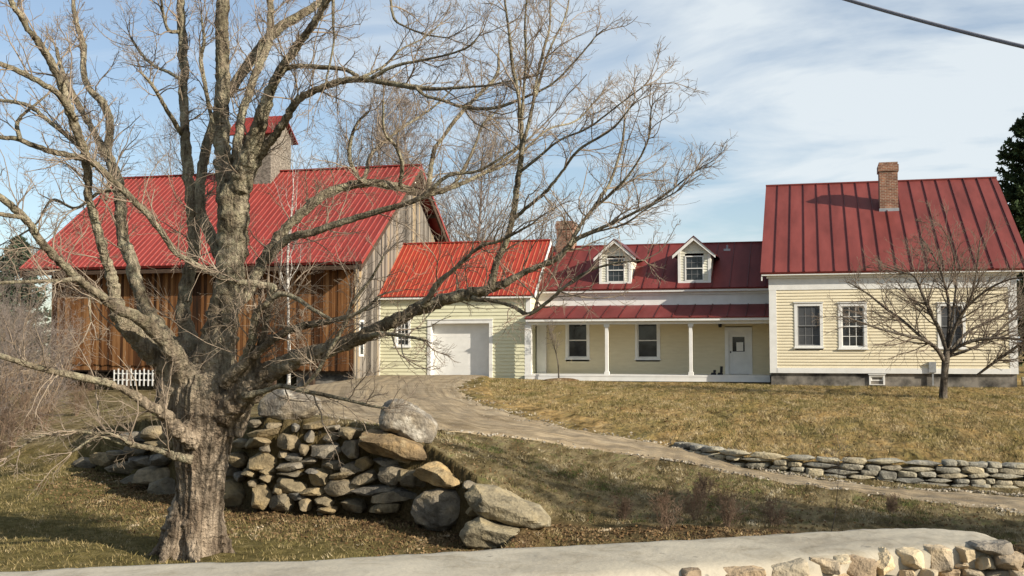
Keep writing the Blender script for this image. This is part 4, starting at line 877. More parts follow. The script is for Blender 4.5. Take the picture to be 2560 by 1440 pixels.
Z = zt + .004 * np.sin(np.clip(ts, 0, 1) * math.pi)[None] - .02 * (np.maximum(0, .12 - ts) / .12)[None] ** 2 - .02 * (np.maximum(0, ts - .92) / .08)[None] ** 2 - fall + .004 * wob(X, Y, 9, 21) + .0035 * wob(X, Y, 30, 22) + .002 * wob(X, Y, 90, 23)
# skirt rows
Xs = np.concatenate([X[:, :1], X, X[:, -1:]], 1); Ys = np.concatenate([Y[:, :1] + .004, Y, Y[:, -1:]], 1)
sk = .085 + .045 * wob(X[:, 0], Y[:, 0], 14, 5); Zs = np.concatenate([(zt - sk)[:, None], Z, np.full((nx, 1), zt - .3)], 1)
cop = None
i = np.arange(nx * 18).reshape(nx, 18); Q = np.stack([i[:-1, :-1], i[:-1, 1:], i[1:, 1:], i[1:, :-1]], -1).reshape(-1, 4)
mm = MB(); mm.arr(np.stack([Xs, Ys, Zs], -1).reshape(-1, 3), Q); mm.build('coping', M['coping'], par, smooth=True)
mm = MB(); Fi = FR2 + (BK2 - FR2) * .05; Bi = FR2 + (BK2 - FR2) * .96
for k in range(nx - 1):
    mm.poly([(*Fi[k], .6), (*Fi[k + 1], .6), (*Fi[k + 1], zt - .03), (*Fi[k], zt - .03)]); mm.poly([(*Bi[k + 1], -.2), (*Bi[k], -.2), (*Bi[k], zt - .03), (*Bi[k + 1], zt - .03)])
mm.poly([(*Fi[-1], .4), (*Bi[-1], .4), (*Bi[-1], zt - .04), (*Fi[-1], zt - .04)])
mm.build('wall_core', M['mortar'], par)
PS = [(1060, 275, 215, 85, 5), (1190, 228, 130, 45, 0), (1320, 300, 230, 175, 15), (1480, 262, 180, 140, -20), (1690, 225, 190, 120, 5), (1905, 222, 180, 150, 5), (2100, 195, 130, 100, 5), (2320, 148, 290, 75, 0), (2250, 240, 130, 105, 5), (2440, 250, 210, 110, 3), (400, 335, 420, 95, 3), (790, 310, 290, 100, -5), (70, 335, 150, 70, 0), (1640, 335, 150, 70, 0), (1800, 335, 170, 80, 5), (1975, 340, 180, 80, 0), (2150, 330, 150, 80, 0), (2330, 345, 200, 90, 0), (2070, 278, 90, 40, 0), (1180, 380, 180, 90, 0), (1440, 400, 180, 80, 5), (2500, 340, 120, 60, 0), (600, 420, 200, 90, 0), (930, 400, 180, 90, 0), (-160, 390, 250, 90, 0), (180, 430, 260, 80, 0), (1660, 420, 190, 80, 0), (1890, 425, 190, 80, 0), (2100, 420, 180, 80, 0), (2320, 440, 200, 80, 0)]
FL = [tuple(q) for q in Fi]
for k, (x, y, w_, h_, rt_) in enumerate(PS):
    cx, cy = 1700 + x / 2.977, 1320 + y / 2.977; P, t_ = face_pt(FL[-120:], cx, cy, 0); s = t_ / F
    P = P + np.array([0, .006, 0]); mm = MB(); v_, f_ = rock2(slab_poly(w_ / 2.977 * .5 * s * 1.04, h_ / 2.977 * .5 * s * 1.08, -math.radians(rt_), R, j=1.1), .062, P, 900 + k, q=4, cuts=5, ico=ICO4, amp=.02); mm.arr(v_, f_)
    mm.build('stone', M['boulder_light'] if k == 7 else M['paleflat'], par, smooth='angle')

# ------------------------------------------------------------------ branches
def norm(v): return v / np.maximum(np.linalg.norm(v, axis=-1, keepdims=True), 1e-9)
def tubes(P, Rd, sides=3):
    """P (N,K,3), Rd (N,K) -> verts, quads"""
    Nn, K = Rd.shape; T = np.empty_like(P); T[:, 1:-1] = P[:, 2:] - P[:, :-2]; T[:, 0] = P[:, 1] - P[:, 0]; T[:, -1] = P[:, -1] - P[:, -2]; T = norm(T)
    m_ = norm(T.mean(1)); ref = np.where(np.abs(m_[:, 2:3]) < .8, np.array([[0, 0, 1.]]), np.array([[1., 0, 0]]))[:, None, :]
    A = norm(np.cross(T, np.broadcast_to(ref, T.shape))); B = np.cross(T, A)
    a = np.arange(sides) / sides * 2 * math.pi
    V = P[:, :, None] + (A[:, :, None] * np.cos(a)[None, None, :, None] + B[:, :, None] * np.sin(a)[None, None, :, None]) * Rd[:, :, None, None]
    i = np.arange(Nn * K * sides).reshape(Nn, K, sides); j = np.roll(i, -1, axis=2)
    Q = np.stack([i[:, :-1], j[:, :-1], j[:, 1:], i[:, 1:]], -1).reshape(-1, 4)
    return V.reshape(-1, 3), Q
def grow(start, dirn, length, r0, K, rng, wig=.25, up=.15, taper=.35):
    Nn = len(start); P = np.empty((Nn, K, 3)); P[:, 0] = start; d = norm(dirn); st = (length / (K - 1))[:, None]
    for k in range(1, K):
        d = norm(d + rng.normal(size=(Nn, 3)) * wig + np.array([0, 0, up])); P[:, k] = P[:, k - 1] + d * st
    Rd = r0[:, None] * (1 - (1 - taper) * np.linspace(0, 1, K))[None]
    return P, Rd
def spawn(P, Rd, n, rng, t0=.15, t1=1.0, ang=(25, 65), lf=(.35, .7), rf=.6, Lp=None, flat=0, up=0):
    """n children per curve (n may be an array)"""
    Nn, K = Rd.shape; cnt = np.broadcast_to(n, (Nn,)).astype(int); idx = np.repeat(np.arange(Nn), cnt); M_ = len(idx)
    t = (t0 + (t1 - t0) * rng.random(M_)) * (K - 1); i = np.minimum(t.astype(int), K - 2); f = (t - i)[:, None]
    S = P[idx, i] * (1 - f) + P[idx, i + 1] * f; T = norm(P[idx, i + 1] - P[idx, i]); r = Rd[idx, i] * (1 - f[:, 0]) + Rd[idx, i + 1] * f[:, 0]
    side_ = norm(np.cross(T, rng.normal(size=(M_, 3)))); side_[:, 2] = side_[:, 2] * (1 - flat) + up; side_ = norm(side_)
    a = np.radians(rng.uniform(ang[0], ang[1], M_))[:, None]; D = norm(T * np.cos(a) + side_ * np.sin(a))
    Lp = np.linalg.norm(P[:, 1:] - P[:, :-1], axis=2).sum(1) if Lp is None else Lp
    L = Lp[idx] * rng.uniform(lf[0], lf[1], M_) * (1.15 - .6 * (t / (K - 1)))
    return S, D, L, r * rf

maple = thing('bare_maple_tree', 'huge old leafless maple with ridged trunk and spreading limbs in the foreground', 'tree', (-7.5, 12.9, 0))
LB = []   # (points px, radius px, depth curve)
D0 = PZ(485, 1395, 0); D0 = (D0 - C0) @ FWD + .35
def limb(pts, d0, d1, end=None):
    A = np.array(pts, float); k = np.linspace(0, 1, len(A)); s = np.concatenate([[0], np.cumsum(np.hypot(*(A[1:, :2] - A[:-1, :2]).T))]); s /= s[-1]
    dep = D0 + d0 + (d1 - d0) * s; W = np.array([PD(x, y, D) for (x, y, r), D in zip(A, dep)]); rr = A[:, 2] * dep / F * np.where(A[:, 2] > 50, 1.0, .87)
    C = cr_interp(np.concatenate([W, rr[:, None]], 1), 7); LB.append(C)
limb([(484, 1425, 104), (486, 1398, 84), (492, 1350, 68), (498, 1270, 64), (503, 1190, 66), (507, 1110, 78), (512, 1045, 88), (516, 985, 92), (520, 930, 74)], 0, 0)
limb([(440, 1090, 34), (420, 1010, 40), (440, 950, 50)], -.05, -.1)
limb([(585, 1090, 30), (600, 1010, 40), (610, 950, 36)], -.1, -.1)
limb([(480, 985, 62), (440, 930, 46), (395, 895, 38), (345, 845, 33), (300, 790, 27), (287, 740, 21), (275, 680, 18), (253, 610, 16), (235, 545, 15), (222, 490, 14), (218, 420, 14), (208, 365, 15), (180, 295, 15), (153, 208, 14), (115, 132, 12), (69, 69, 11), (20, -10, 9)], 0, -2.0)
limb([(470, 960, 40), (430, 875, 27), (370, 812, 21), (278, 760, 15), (194, 695, 13), (122, 626, 13), (69, 556, 12), (7, 497, 10), (-80, 440, 8)], -.15, -2.6)
limb([(465, 930, 36), (420, 850, 24), (385, 800, 21), (357, 758, 20), (333, 670, 20), (306, 584, 18), (300, 500, 18), (288, 430, 16), (262, 380, 14), (225, 315, 10), (190, 250, 9), (160, 190, 7), (140, 120, 5)], 0, 1.6)
limb([(268, 385, 12), (274, 312, 12), (257, 257, 11), (226, 226, 9), (208, 174, 9), (210, 115, 8), (194, 69, 7), (184, 15, 6), (184, -60, 4)], 1.3, 1.9)
limb([(560, 1010, 26), (604, 966, 19), (642, 897, 14), (660, 827, 12), (675, 745, 12), (686, 722, 12), (660, 712, 10), (625, 706, 9), (573, 702, 8), (521, 678, 8), (476, 653, 8), (437, 629, 8), (403, 580, 9), (368, 535, 9), (312, 480, 10), (264, 434, 10), (226, 403, 10), (174, 389, 9), (104, 372, 8), (42, 347, 7), (0, 344, 6), (-80, 330, 5)], -.3, -1.6)
limb([(510, 970, 50), (500, 900, 34), (475, 850, 27), (458, 780, 22), (470, 690, 20), (483, 640, 19), (483, 560, 19), (476, 480, 18), (469, 399, 17), (460, 278, 14), (458, 139, 14), (452, 0, 12), (450, -100, 10)], .1, 1.0)
limb([(520, 985, 75), (540, 900, 52), (556, 800, 46), (572, 705, 42), (578, 620, 42), (583, 549, 45), (580, 480, 45)], 0, 0)
limb([(578, 510, 38), (560, 420, 26), (556, 340, 24), (556, 278, 23), (556, 139, 21), (556, 0, 20), (560, -110, 17)], 0, .6)
limb([(585, 510, 38), (612, 425, 33), (635, 347, 27), (662, 270, 20), (690, 195, 15), (740, 120, 13), (790, 50, 12), (835, -30, 10)], 0, -1.0)
limb([(572, 700, 18), (535, 610, 17), (503, 540, 16), (500, 470, 15), (512, 390, 15), (530, 320, 15), (560, 250, 15), (592, 205, 15), (650, 120, 15), (705, 65, 14), (780, 20, 11), (850, -30, 9)], 0, 1.3)
limb([(590, 450, 18), (592, 390, 15), (600, 312, 13), (618, 243, 12), (642, 174, 12), (667, 120, 12), (677, 40, 10), (670, -60, 8)], .1, .9)
limb([(620, 440, 18), (655, 380, 14), (690, 335, 12), (712, 302, 12), (746, 250, 11), (799, 222, 10), (850, 204, 10), (902, 198, 9), (972, 208, 8), (1041, 219, 8), (1100, 222, 5), (1160, 218, 4), (1215, 214, 3), (1301, 198, 2)], 0, -2.2)
limb([(1041, 219, 6), (1065, 240, 5), (1110, 252, 5), (1160, 268, 5), (1235, 270, 5), (1300, 248, 4), (1380, 210, 3), (1440, 150, 2.5), (1490, 90, 2)], -1.6, -2.6)
limb([(690, 200, 9), (720, 170, 8), (760, 165, 7), (800, 168, 7), (860, 173, 6), (895, 191, 6)], -.4, -1)
limb([(930, 194, 6), (982, 167, 5), (1041, 153, 4), (1110, 139, 3), (1169, 118, 3), (1197, 90, 2)], -1.2, -1.8)
limb([(900, 195, 5), (960, 165, 4), (1000, 125, 3), (1060, 95, 2.5), (1100, 60, 2)], -1.2, -.4)
limb([(560, 1030, 44), (610, 985, 40), (660, 940, 34), (720, 905, 28), (790, 882, 25), (850, 862, 24), (885, 850, 22), (954, 815, 20), (1010, 790, 20), (1058, 768, 20), (1128, 744, 19), (1197, 730, 17), (1249, 714, 13), (1301, 686, 9), (1343, 667, 8), (1388, 650, 8), (1419, 619, 8), (1447, 594, 6), (1510, 567, 5), (1579, 535, 4), (1649, 497, 3), (1735, 430, 2)], -.2, -2.8)
limb([(1287, 546, 6), (1325, 512, 5), (1364, 480, 5), (1405, 430, 4), (1447, 375, 4), (1530, 323, 3), (1575, 270, 2)], -2.2, -3.4)
limb([(1423, 615, 6), (1450, 565, 5), (1480, 525, 5), (1510, 480, 5), (1527, 451, 4), (1555, 364, 4), (1562, 295, 2.5)], -2.3, -1.6)
limb([(1475, 530, 4), (1544, 469, 4), (1586, 417, 3), (1621, 347, 3), (1628, 271, 2)], -2.2, -2.9)
limb([(1440, 600, 4), (1490, 580, 3), (1560, 560, 3), (1620, 520, 2), (1690, 480, 2)], -2.3, -3.2)
limb([(1228, 722, 12), (1232, 695, 11), (1242, 653, 10), (1267, 601, 9), (1284, 532, 9), (1291, 480, 9), (1300, 417, 8), (1304, 380, 7), (1303, 312, 6), (1296, 240, 5), (1280, 156, 5), (1275, 100, 4), (1262, 0, 3)], -2.0, -2.8)
limb([(1303, 390, 6), (1312, 345, 5), (1329, 278, 5), (1343, 191, 4), (1360, 121, 4), (1374, 69, 3), (1376, -10, 3)], -2.5, -2.0)
limb([(1304, 300, 5), (1310, 220, 4), (1315, 139, 4), (1312, 69, 3), (1318, -20, 3)], -2.6, -3.2)
limb([(1340, 240, 4), (1358, 170, 4), (1380, 110, 3), (1410, 50, 2.5), (1425, -10, 2)], -2.3, -1.8)
limb([(1300, 430, 5), (1350, 390, 4), (1400, 350, 3), (1470, 320, 3), (1550, 260, 2), (1610, 215, 1.8)], -2.4, -3.3)
limb([(1058, 765, 11), (1075, 740, 9), (1093, 709, 8), (1138, 671, 6), (1197, 619, 5), (1255, 600, 4), (1330, 560, 3)], -1.6, -2.6)
limb([(1180, 745, 8), (1253, 756, 6), (1290, 770, 6), (1319, 786, 6), (1360, 762, 5), (1405, 723, 5), (1458, 685, 4), (1527, 660, 3), (1610, 650, 2)], -1.9, -3.0)
limb([(900, 845, 10), (954, 834, 7), (1010, 840, 5), (1062, 850, 4)], -1.1, -2.0)
limb([(520, 800, 26), (575, 765, 22), (620, 725, 20), (645, 675, 18), (685, 610, 16), (740, 545, 15), (800, 495, 15), (860, 468, 14), (930, 458, 13), (1000, 468, 13), (1060, 485, 11), (1125, 470, 8), (1195, 440, 5), (1260, 400, 4), (1330, 340, 3)], .15, 2.2)
limb([(670, 650, 13), (715, 600, 12), (780, 580, 11), (860, 555, 10), (940, 530, 9), (1010, 510, 8), (1060, 490, 7), (1120, 440, 5), (1200, 425, 4), (1290, 370, 3)], .4, -.8)
limb([(1070, 484, 8), (1076, 434, 7), (1086, 375, 6), (1110, 340, 5), (1145, 292, 6), (1197, 236, 5), (1242, 188, 5), (1246, 132, 3)], 1.5, 1.8)
limb([(930, 458, 7), (902, 452, 6), (875, 399, 6), (878, 347, 5), (895, 306, 4), (923, 278, 3)], 1.1, .8)
limb([(905, 460, 6), (916, 430, 6), (926, 389, 5), (965, 351, 4), (1017, 312, 4), (1093, 260, 3), (1150, 200, 2)], 1.1, 2.4)
limb([(1000, 465, 6), (1005, 410, 6), (989, 365, 5), (961, 330, 4), (958, 250, 3)], 1.3, .5)
limb([(1130, 468, 5), (1150, 440, 5), (1187, 365, 4), (1207, 312, 4), (1240, 280, 2)], 1.8, 2.6)
limb([(1210, 435, 4), (1267, 410, 4), (1308, 378, 4), (1371, 323, 3), (1440, 302, 3), (1500, 240, 2)], 2, 3)
limb([(560, 960, 26), (605, 915, 18), (650, 875, 14), (700, 838, 12), (760, 815, 11), (835, 800, 8), (900, 780, 5), (950, 740, 4)], -.35, -1.4)
limb([(760, 965, 5), (790, 935, 6), (815, 890, 6), (840, 850, 6), (862, 810, 6), (880, 760, 5), (925, 700, 4), (960, 640, 3)], -1.0, -1.6)
limb([(610, 990, 12), (660, 978, 8), (700, 965, 7), (745, 975, 7), (800, 985, 6), (870, 1000, 5), (930, 1015, 4), (960, 1020, 3)], -.5, -1.4)
limb([(600, 930, 16), (628, 860, 13), (640, 790, 11), (665, 760, 9), (700, 735, 8), (740, 745, 7), (780, 772, 6), (830, 800, 5)], -.4, -1.3)
limb([(490, 1110, 30), (440, 1070, 24), (415, 1040, 19), (382, 1020, 17), (340, 990, 14), (312, 975, 13), (270, 958, 11), (208, 945, 11), (104, 921, 9), (0, 890, 8), (-60, 870, 7)], -.3, -2.4)
limb([(480, 1150, 14), (430, 1138, 12), (410, 1129, 10), (360, 1118, 8), (312, 1108, 7), (243, 1086, 6), (208, 1079, 5), (156, 1079, 4), (87, 1096, 4), (17, 1145, 3)], -.5, -1.6)
limb([(330, 1112, 6), (290, 1090, 5), (250, 1085, 4), (180, 1130, 3)], -.9, -1.3)
limb([(200, 697, 8), (139, 702, 6), (69, 704, 5), (0, 707, 5), (-70, 712, 4)], -1.9, -2.6)
limb([(190, 300, 9), (146, 236, 9), (104, 208, 8), (52, 180, 8), (0, 160, 7), (-60, 140, 6)], -1.5, -2.6)
limb([(222, 390, 8), (174, 344, 7), (121, 302, 6), (69, 264, 6), (0, 250, 5), (-60, 240, 4)], -1.2, -.6)
limb([(50, 348, 7), (42, 312, 6), (54, 290, 5), (90, 260, 4), (120, 235, 3)], -1.5, -1)
limb([(60, 545, 7), (30, 540, 7), (0, 535, 7), (-60, 530, 6)], -2.2, -2.6)
limb([(533, 330, 8), (528, 295, 6), (512, 208, 6), (502, 146, 6), (510, 104, 5), (503, 35, 2)], 0, -.3)
limb([(455, 335, 8), (417, 275, 6), (382, 215, 5), (351, 180, 3)], .6, -.4)
limb([(455, 200, 5), (420, 180, 5), (385, 165, 4), (350, 130, 4), (325, 90, 3)], .7, 1.5)
limb([(448, 80, 6), (420, 74, 5), (406, 21, 4), (400, -40, 3)], .8, .4)
limb([(255, 760, 3), (225, 740, 4), (225, 780, 3), (228, 805, 2)], -1.5, -1.6)
limb([(310, 478, 5), (250, 480, 5), (190, 520, 4), (130, 500, 4), (90, 560, 3), (30, 600, 2.5)], -.5, .6)
limb([(833, -5, 5), (833, 60, 4), (835, 104, 3), (820, 180, 3), (812, 215, 2)], -1.0, -1.3)
limb([(975, -10, 4), (985, 45, 4), (1010, 65, 3), (1060, 85, 3), (1120, 95, 2)], -1, -1.4)
limb([(265, 500, 5), (275, 440, 6), (272, 400, 6)], .3, .9)
# crown above the frame so that the top of the tree is whole
for x0, y0, x1, y1, r, da, db in ((20, -10, -160, -330, 9, -2, -3), (184, -60, 150, -420, 5, 1.9, 2.4), (450, -100, 420, -560, 10, 1, 1.6), (560, -110, 560, -700, 17, .6, .8), (835, -30, 1000, -380, 10, -1, -2), (850, -30, 980, -250, 9, 1.3, 2.4), (670, -60, 700, -520, 8, .9, 1.2), (1262, 0, 1240, -200, 3, -2.8, -3), (1376, -10, 1400, -180, 3, -2, -2)):
    limb([(x0, y0, r), ((x0 * 2 + x1) / 3 + 12, (y0 * 2 + y1) / 3, r * .75), ((x0 + 2 * x1) / 3 - 10, (y0 + 2 * y1) / 3, r * .5), (x1, y1, r * .2)], da, db)

rng = np.random.default_rng(42)
trunkV = MB(); limbV = MB()
P12 = []
jobs = []
c_ = LB[0][6, :2]; zg0 = float(H(c_[0], c_[1]))
for a0, l0 in ((.2, .8), (1.3, .75), (2.5, .95), (3.5, 1.05), (4.4, .8), (5.3, .85)):
    dx, dy = math.cos(a0), math.sin(a0); Q0 = [(.10, .8, .14), (.20, .45, .15), (.31, .2, .12), (.42, .06, .08), (.42 + .15 * l0, -.04, .045), (.5 + .25 * l0, -.13, .03)]
    LB_root = cr_interp(np.array([(c_[0] + dx * q + dy * .05 * math.sin(6 * q), c_[1] + dy * q, zg0 + h, rr_) for q, h, rr_ in Q0]), 6); jobs.append((200, LB_root, True))
for li, Cc in enumerate(LB):
    if li > 3 and Cc[:, 3].max() > .085:
        k = int(np.argmax(Cc[:, 3] < .045)) or len(Cc)
        jobs.append((li, Cc[:k], True))
        if k < len(Cc) - 1: jobs.append((li + 100, Cc[k - 2:], False))
    else: jobs.append((li, Cc, li < 4))
for li, Cc, fat in jobs:
    P = Cc[:, :3].copy(); r = Cc[:, 3]
    if li > 2:
        n = len(P); P += (np.cumsum(rng.normal(size=(n, 3)), 0) * .0) + rng.normal(size=(n, 3)) * (r * .10)[:, None]
    sd = 72 if li < 4 else (20 if r.max() > .1 else (10 if r.max() > .03 else 6))
    V, Q = tubes(P[None], r[None], sd)
    if fat:           # ridged bark
        Vr = V.reshape(len(P), sd, 3); a = np.arange(sd) / sd * 2 * math.pi; s = np.arange(len(P)) * .28
        rid = np.zeros((len(P), sd))
        for k in range(8 if sd < 70 else 0):
            f = rng.integers(3, 11); rid += np.sin(f * a[None] + rng.uniform(0, 6.28) + .9 * np.sin(s[:, None] * rng.uniform(.2, .8) + k)) / 8
        if sd > 70:
            for k in range(12):
                f = rng.integers(4, 27); g = np.sin(f * a[None] + rng.uniform(0, 6.28) + 1.2 * np.sin(s[:, None] * rng.uniform(.15, .6) + k)); rid += (1 - 2 * np.abs(g) ** .7) / 9
        amp = .17 if li < 4 else .12
        if li == 0: rid += .55 * np.cos(5 * a + .7)[None] * np.exp(-np.arange(len(P)) / 8)[:, None]
        Vr += (Vr - P[:, None]) * (amp * rid)[:, :, None]; V = Vr.reshape(-1, 3)
    # closed caps
    k0 = len(V); V = np.concatenate([V, P[:1], P[-1:]])
    j = np.arange(sd); cap = np.stack([j, np.full(sd, k0), (j + 1) % sd], 1); cap2 = np.stack([(j + 1) % sd + k0 - sd, np.full(sd, k0 + 1), j + k0 - sd], 1)
    tgt = trunkV if fat else limbV
    tgt.arr(V, Q); tgt.arr(V, cap); tgt.arr(V, cap2)
def fuse(mb):
    """dedupe the three entries per limb into one vert list"""
    V, Qs, off = [], [], 0
    for a in range(0, len(mb.big), 3):
        v = mb.big[a][0]; V.append(v); q = mb.big[a][1]; t1, t2 = mb.big[a + 1][1], mb.big[a + 2][1]
        Qs.append((q + off, np.concatenate([t1, t2]) + off)); off += len(v)
    out = MB(); Va = np.concatenate(V); out.arr(Va, np.concatenate([q for q, _ in Qs]))
    T3 = np.concatenate([t for _, t in Qs]); out.big.append((np.zeros((0, 3)), T3 - len(Va))); return out
tr = fuse(trunkV).build('trunk', M['trunkbark'], maple, smooth=True)
rm = tr.modifiers.new('remesh', 'REMESH'); rm.mode = 'VOXEL'; rm.voxel_size = .015; rm.use_smooth_shade = True
tx = bpy.data.textures.new('bark_relief', 'CLOUDS'); tx.noise_scale = .11; tx.noise_depth = 3
dm = tr.modifiers.new('relief', 'DISPLACE'); dm.texture = tx; dm.strength = .045; dm.mid_level = .62
lb = fuse(limbV).build('limbs', M['bark'], maple, smooth=True)

# twigs
def resample(Cc, K):
    i = np.linspace(0, len(Cc) - 1, K); a = i.astype(int).clip(0, len(Cc) - 2); f = (i - a)[:, None]; return Cc[a] * (1 - f) + Cc[a + 1] * f
S_, D_, L_s, r_s = [], [], [], []
tips = []
for li, Cc in enumerate(LB):
    if li < 3: continue
    seglen = np.linalg.norm(Cc[1:, :3] - Cc[:-1, :3], axis=1); Ltot = seglen.sum(); cum = np.concatenate([[0], np.cumsum(seglen)])
    thick = Cc[0, 3] > .1; n = int(Ltot / .15)
    for _ in range(n):
        s = rng.uniform(.12 if thick else .05, 1) * Ltot; i = min(np.searchsorted(cum, s) - 1, len(seglen) - 1); i = max(i, 0)
        rr = Cc[i, 3]
        if rr > .16 and rng.random() < .93: continue
        if rr > .08 and rng.random() < .7: continue
        T = norm(Cc[i + 1, :3] - Cc[i, :3]); sd = norm(np.cross(T, rng.normal(size=3))); sd[2] = sd[2] * .8 + .25
        a = math.radians(rng.uniform(30, 75)); S_.append(Cc[i, :3]); D_.append(T * math.cos(a) + norm(sd) * math.sin(a))
        k = s / Ltot; L_s.append(rng.uniform(.3, 1.05) * (1.15 - .55 * k)); r_s.append(min(rr * .55, .011) * rng.uniform(.6, 1.1))
    tips.append((Cc[-1, :3], norm(Cc[-1, :3] - Cc[-4, :3]), Cc[-1, 3]))
for t_, d_, r in tips:
    for _ in range(3): S_.append(t_); D_.append(d_ + rng.normal(size=3) * .25); L_s.append(rng.uniform(.25, .65)); r_s.append(min(r, .007))
S_, D_, L_s, r_s = map(np.array, (S_, D_, L_s, r_s))
P1, R1 = grow(S_, D_, L_s, np.maximum(r_s, .005), 7, rng, wig=.2, up=.06, taper=.4)
mb = MB(); mb.arr(*tubes(P1, R1, 5))
s2 = spawn(P1, R1, rng.integers(5, 10, len(P1)), rng, ang=(25, 60), lf=(.3, .65), rf=.6)
P2, R2 = grow(s2[0], s2[1], np.clip(s2[2], .08, .7), np.maximum(s2[3] * .9, .0027), 5, rng, wig=.19, up=.06, taper=.55); mb.arr(*tubes(P2, R2, 3))
s3 = spawn(P2, R2, rng.integers(2, 6, len(P2)), rng, ang=(25, 60), lf=(.3, .7), rf=.8)
P3, R3 = grow(s3[0], s3[1], np.clip(s3[2], .05, .26), np.maximum(s3[3] * .8, .0019), 3, rng, wig=.2, up=.06, taper=.8); mb.arr(*tubes(P3, R3, 3))
tw = mb.build('twigs', M['twig'], maple, smooth=True)
print('maple twigs', len(P1), len(P2), len(P3))

def bare_tree(name, label, cat, base, height, r0, rng, mat_l, mat_t, levels=(26, 7, 5), spread=.45, lean=(0, 0), upb=.12, rmin=.012, group=None, t0=.25, single=True, angs=(30, 65), twig_lf=(.35, .7), stems=1, kids=True, lfac=(.28, .55)):
    o = thing(name, label, cat, tuple(base), group)
    b = np.array(base)[None] - np.array([[0, 0, .1]]); n = stems
    d = norm(np.array([[lean[0], lean[1], 1.0]]).repeat(n, 0) + (rng.normal(size=(n, 3)) * .28 if n > 1 else 0))
    P, Rd = grow(b.repeat(n, 0), d, np.full(n, height) * rng.uniform(.8, 1.05, n), np.full(n, r0), 14, rng, wig=.045, up=.05, taper=.12)
    Rd[:, 0] *= 1.35
    m1 = MB(); m1.arr(*tubes(P, Rd, 10))
    a = spawn(P, Rd, levels[0], rng, t0=t0, t1=.99, ang=angs, lf=lfac, rf=.45)
    Pa, Ra = grow(a[0], a[1], a[2], a[3], 9, rng, wig=.14, up=upb, taper=.3); m1.arr(*tubes(Pa, Ra, 6))
    m1.build('trunk', mat_l, o, smooth=True)
    c = spawn(Pa, Ra, levels[1], rng, t0=.15, ang=(25, 60), lf=twig_lf, rf=.55)
    Pb, Rb = grow(c[0], c[1], c[2], np.maximum(c[3], rmin), 6, rng, wig=.2, up=upb * .6, taper=.5); m2 = MB(); m2.arr(*tubes(Pb, Rb, 3))
    e = spawn(Pb, Rb, levels[2], rng, t0=.1, ang=(25, 60), lf=(.35, .7), rf=.7)
    Pc, Rc = grow(e[0], e[1], e[2], np.maximum(e[3], rmin * .7), 4, rng, wig=.2, up=.05, taper=.7); m2.arr(*tubes(Pc, Rc, 3))
    m2.build('crown', mat_t, o, smooth=True)
    return o
rg = np.random.default_rng(5)
# yard tree in front of the farmhouse
yb = hit(2357, 996); YT = thing('bare_yard_tree', 'small dark leafless tree with wide spreading twigs standing on the lawn before the farmhouse', 'tree', tuple(yb))
yd = (yb - C0) @ FWD; mt1 = MB(); PP = []
for pts, da, db in (([(2358, 1004, 17), (2358, 985, 14), (2361, 940, 12), (2364, 905, 13), (2368, 870, 11)], 0, 0), ([(2362, 905, 8), (2340, 870, 7), (2305, 848, 6), (2262, 838, 5), (2200, 822, 4), (2150, 805, 3), (2100, 790, 2)], 0, -1.5), ([(2342, 872, 6), (2300, 840, 5), (2255, 800, 5), (2215, 772, 4), (2170, 735, 3), (2120, 705, 2)], 0, 1), ([(2366, 875, 8), (2352, 830, 7), (2325, 780, 6), (2300, 720, 5), (2285, 690, 4), (2255, 680, 3), (2210, 665, 2)], 0, -.5), ([(2368, 875, 8), (2372, 820, 6), (2372, 760, 5), (2360, 705, 4), (2340, 650, 3), (2300, 590, 2)], 0, 1),
    ([(2370, 872, 7), (2385, 820, 6), (2410, 780, 5), (2428, 740, 4), (2440, 690, 3), (2450, 600, 2)], 0, -1), ([(2374, 885, 7), (2400, 865, 6), (2440, 850, 6), (2500, 845, 5), (2560, 850, 4), (2610, 860, 3)], 0, -1.2), ([(2374, 890, 6), (2420, 875, 5), (2470, 850, 4), (2530, 800, 4), (2590, 760, 3)], 0, .8), ([(2372, 880, 6), (2420, 830, 5), (2480, 800, 4), (2550, 770, 3), (2620, 760, 2)], 0, 1.6), ([(2440, 940, 4), (2480, 910, 5), (2530, 875, 5), (2570, 845, 4)], -.3, -1), ([(2368, 880, 6), (2400, 790, 5), (2460, 730, 4), (2520, 700, 3), (2580, 690, 2)], 0, -1.8), ([(2366, 880, 5), (2335, 800, 4), (2310, 770, 3), (2270, 740, 3), (2240, 700, 2)], 0, 1.5), ([(2370, 870, 5), (2385, 760, 4), (2390, 700, 3), (2380, 620, 2), (2350, 560, 1.5)], 0, .2)):
    A = np.array(pts, float); n = len(A); dep = yd + np.linspace(da, db, n); W = np.array([PD(x, y, D) for (x, y, r), D in zip(A, dep)]); Cc = cr_interp(np.concatenate([W, (A[:, 2] * .72 * dep / F)[:, None]], 1), 5)
    Cc = resample(Cc, 22); mt1.arr(*tubes(Cc[None, :, :3], Cc[None, :, 3], 8)); PP.append(Cc)
mt1.build('trunk', M['darktree'], YT, smooth=True)
Pq = np.array(PP[1:]); a = spawn(Pq[:, :, :3], Pq[:, :, 3], 22, rg, t0=.2, ang=(25, 60), lf=(.25, .55), rf=.5)
Pb, Rb = grow(a[0], a[1], a[2], np.maximum(a[3] * .8, .009), 6, rg, wig=.16, up=.06, taper=.5); mb = MB(); mb.arr(*tubes(Pb, Rb, 4))
a = spawn(Pb, Rb, 6, rg, ang=(20, 55), lf=(.35, .7), rf=.7); Pc, Rc = grow(a[0], a[1], a[2], np.maximum(a[3] * .7, .006), 5, rg, wig=.16, up=.03, taper=.6); mb.arr(*tubes(Pc, Rc, 3))
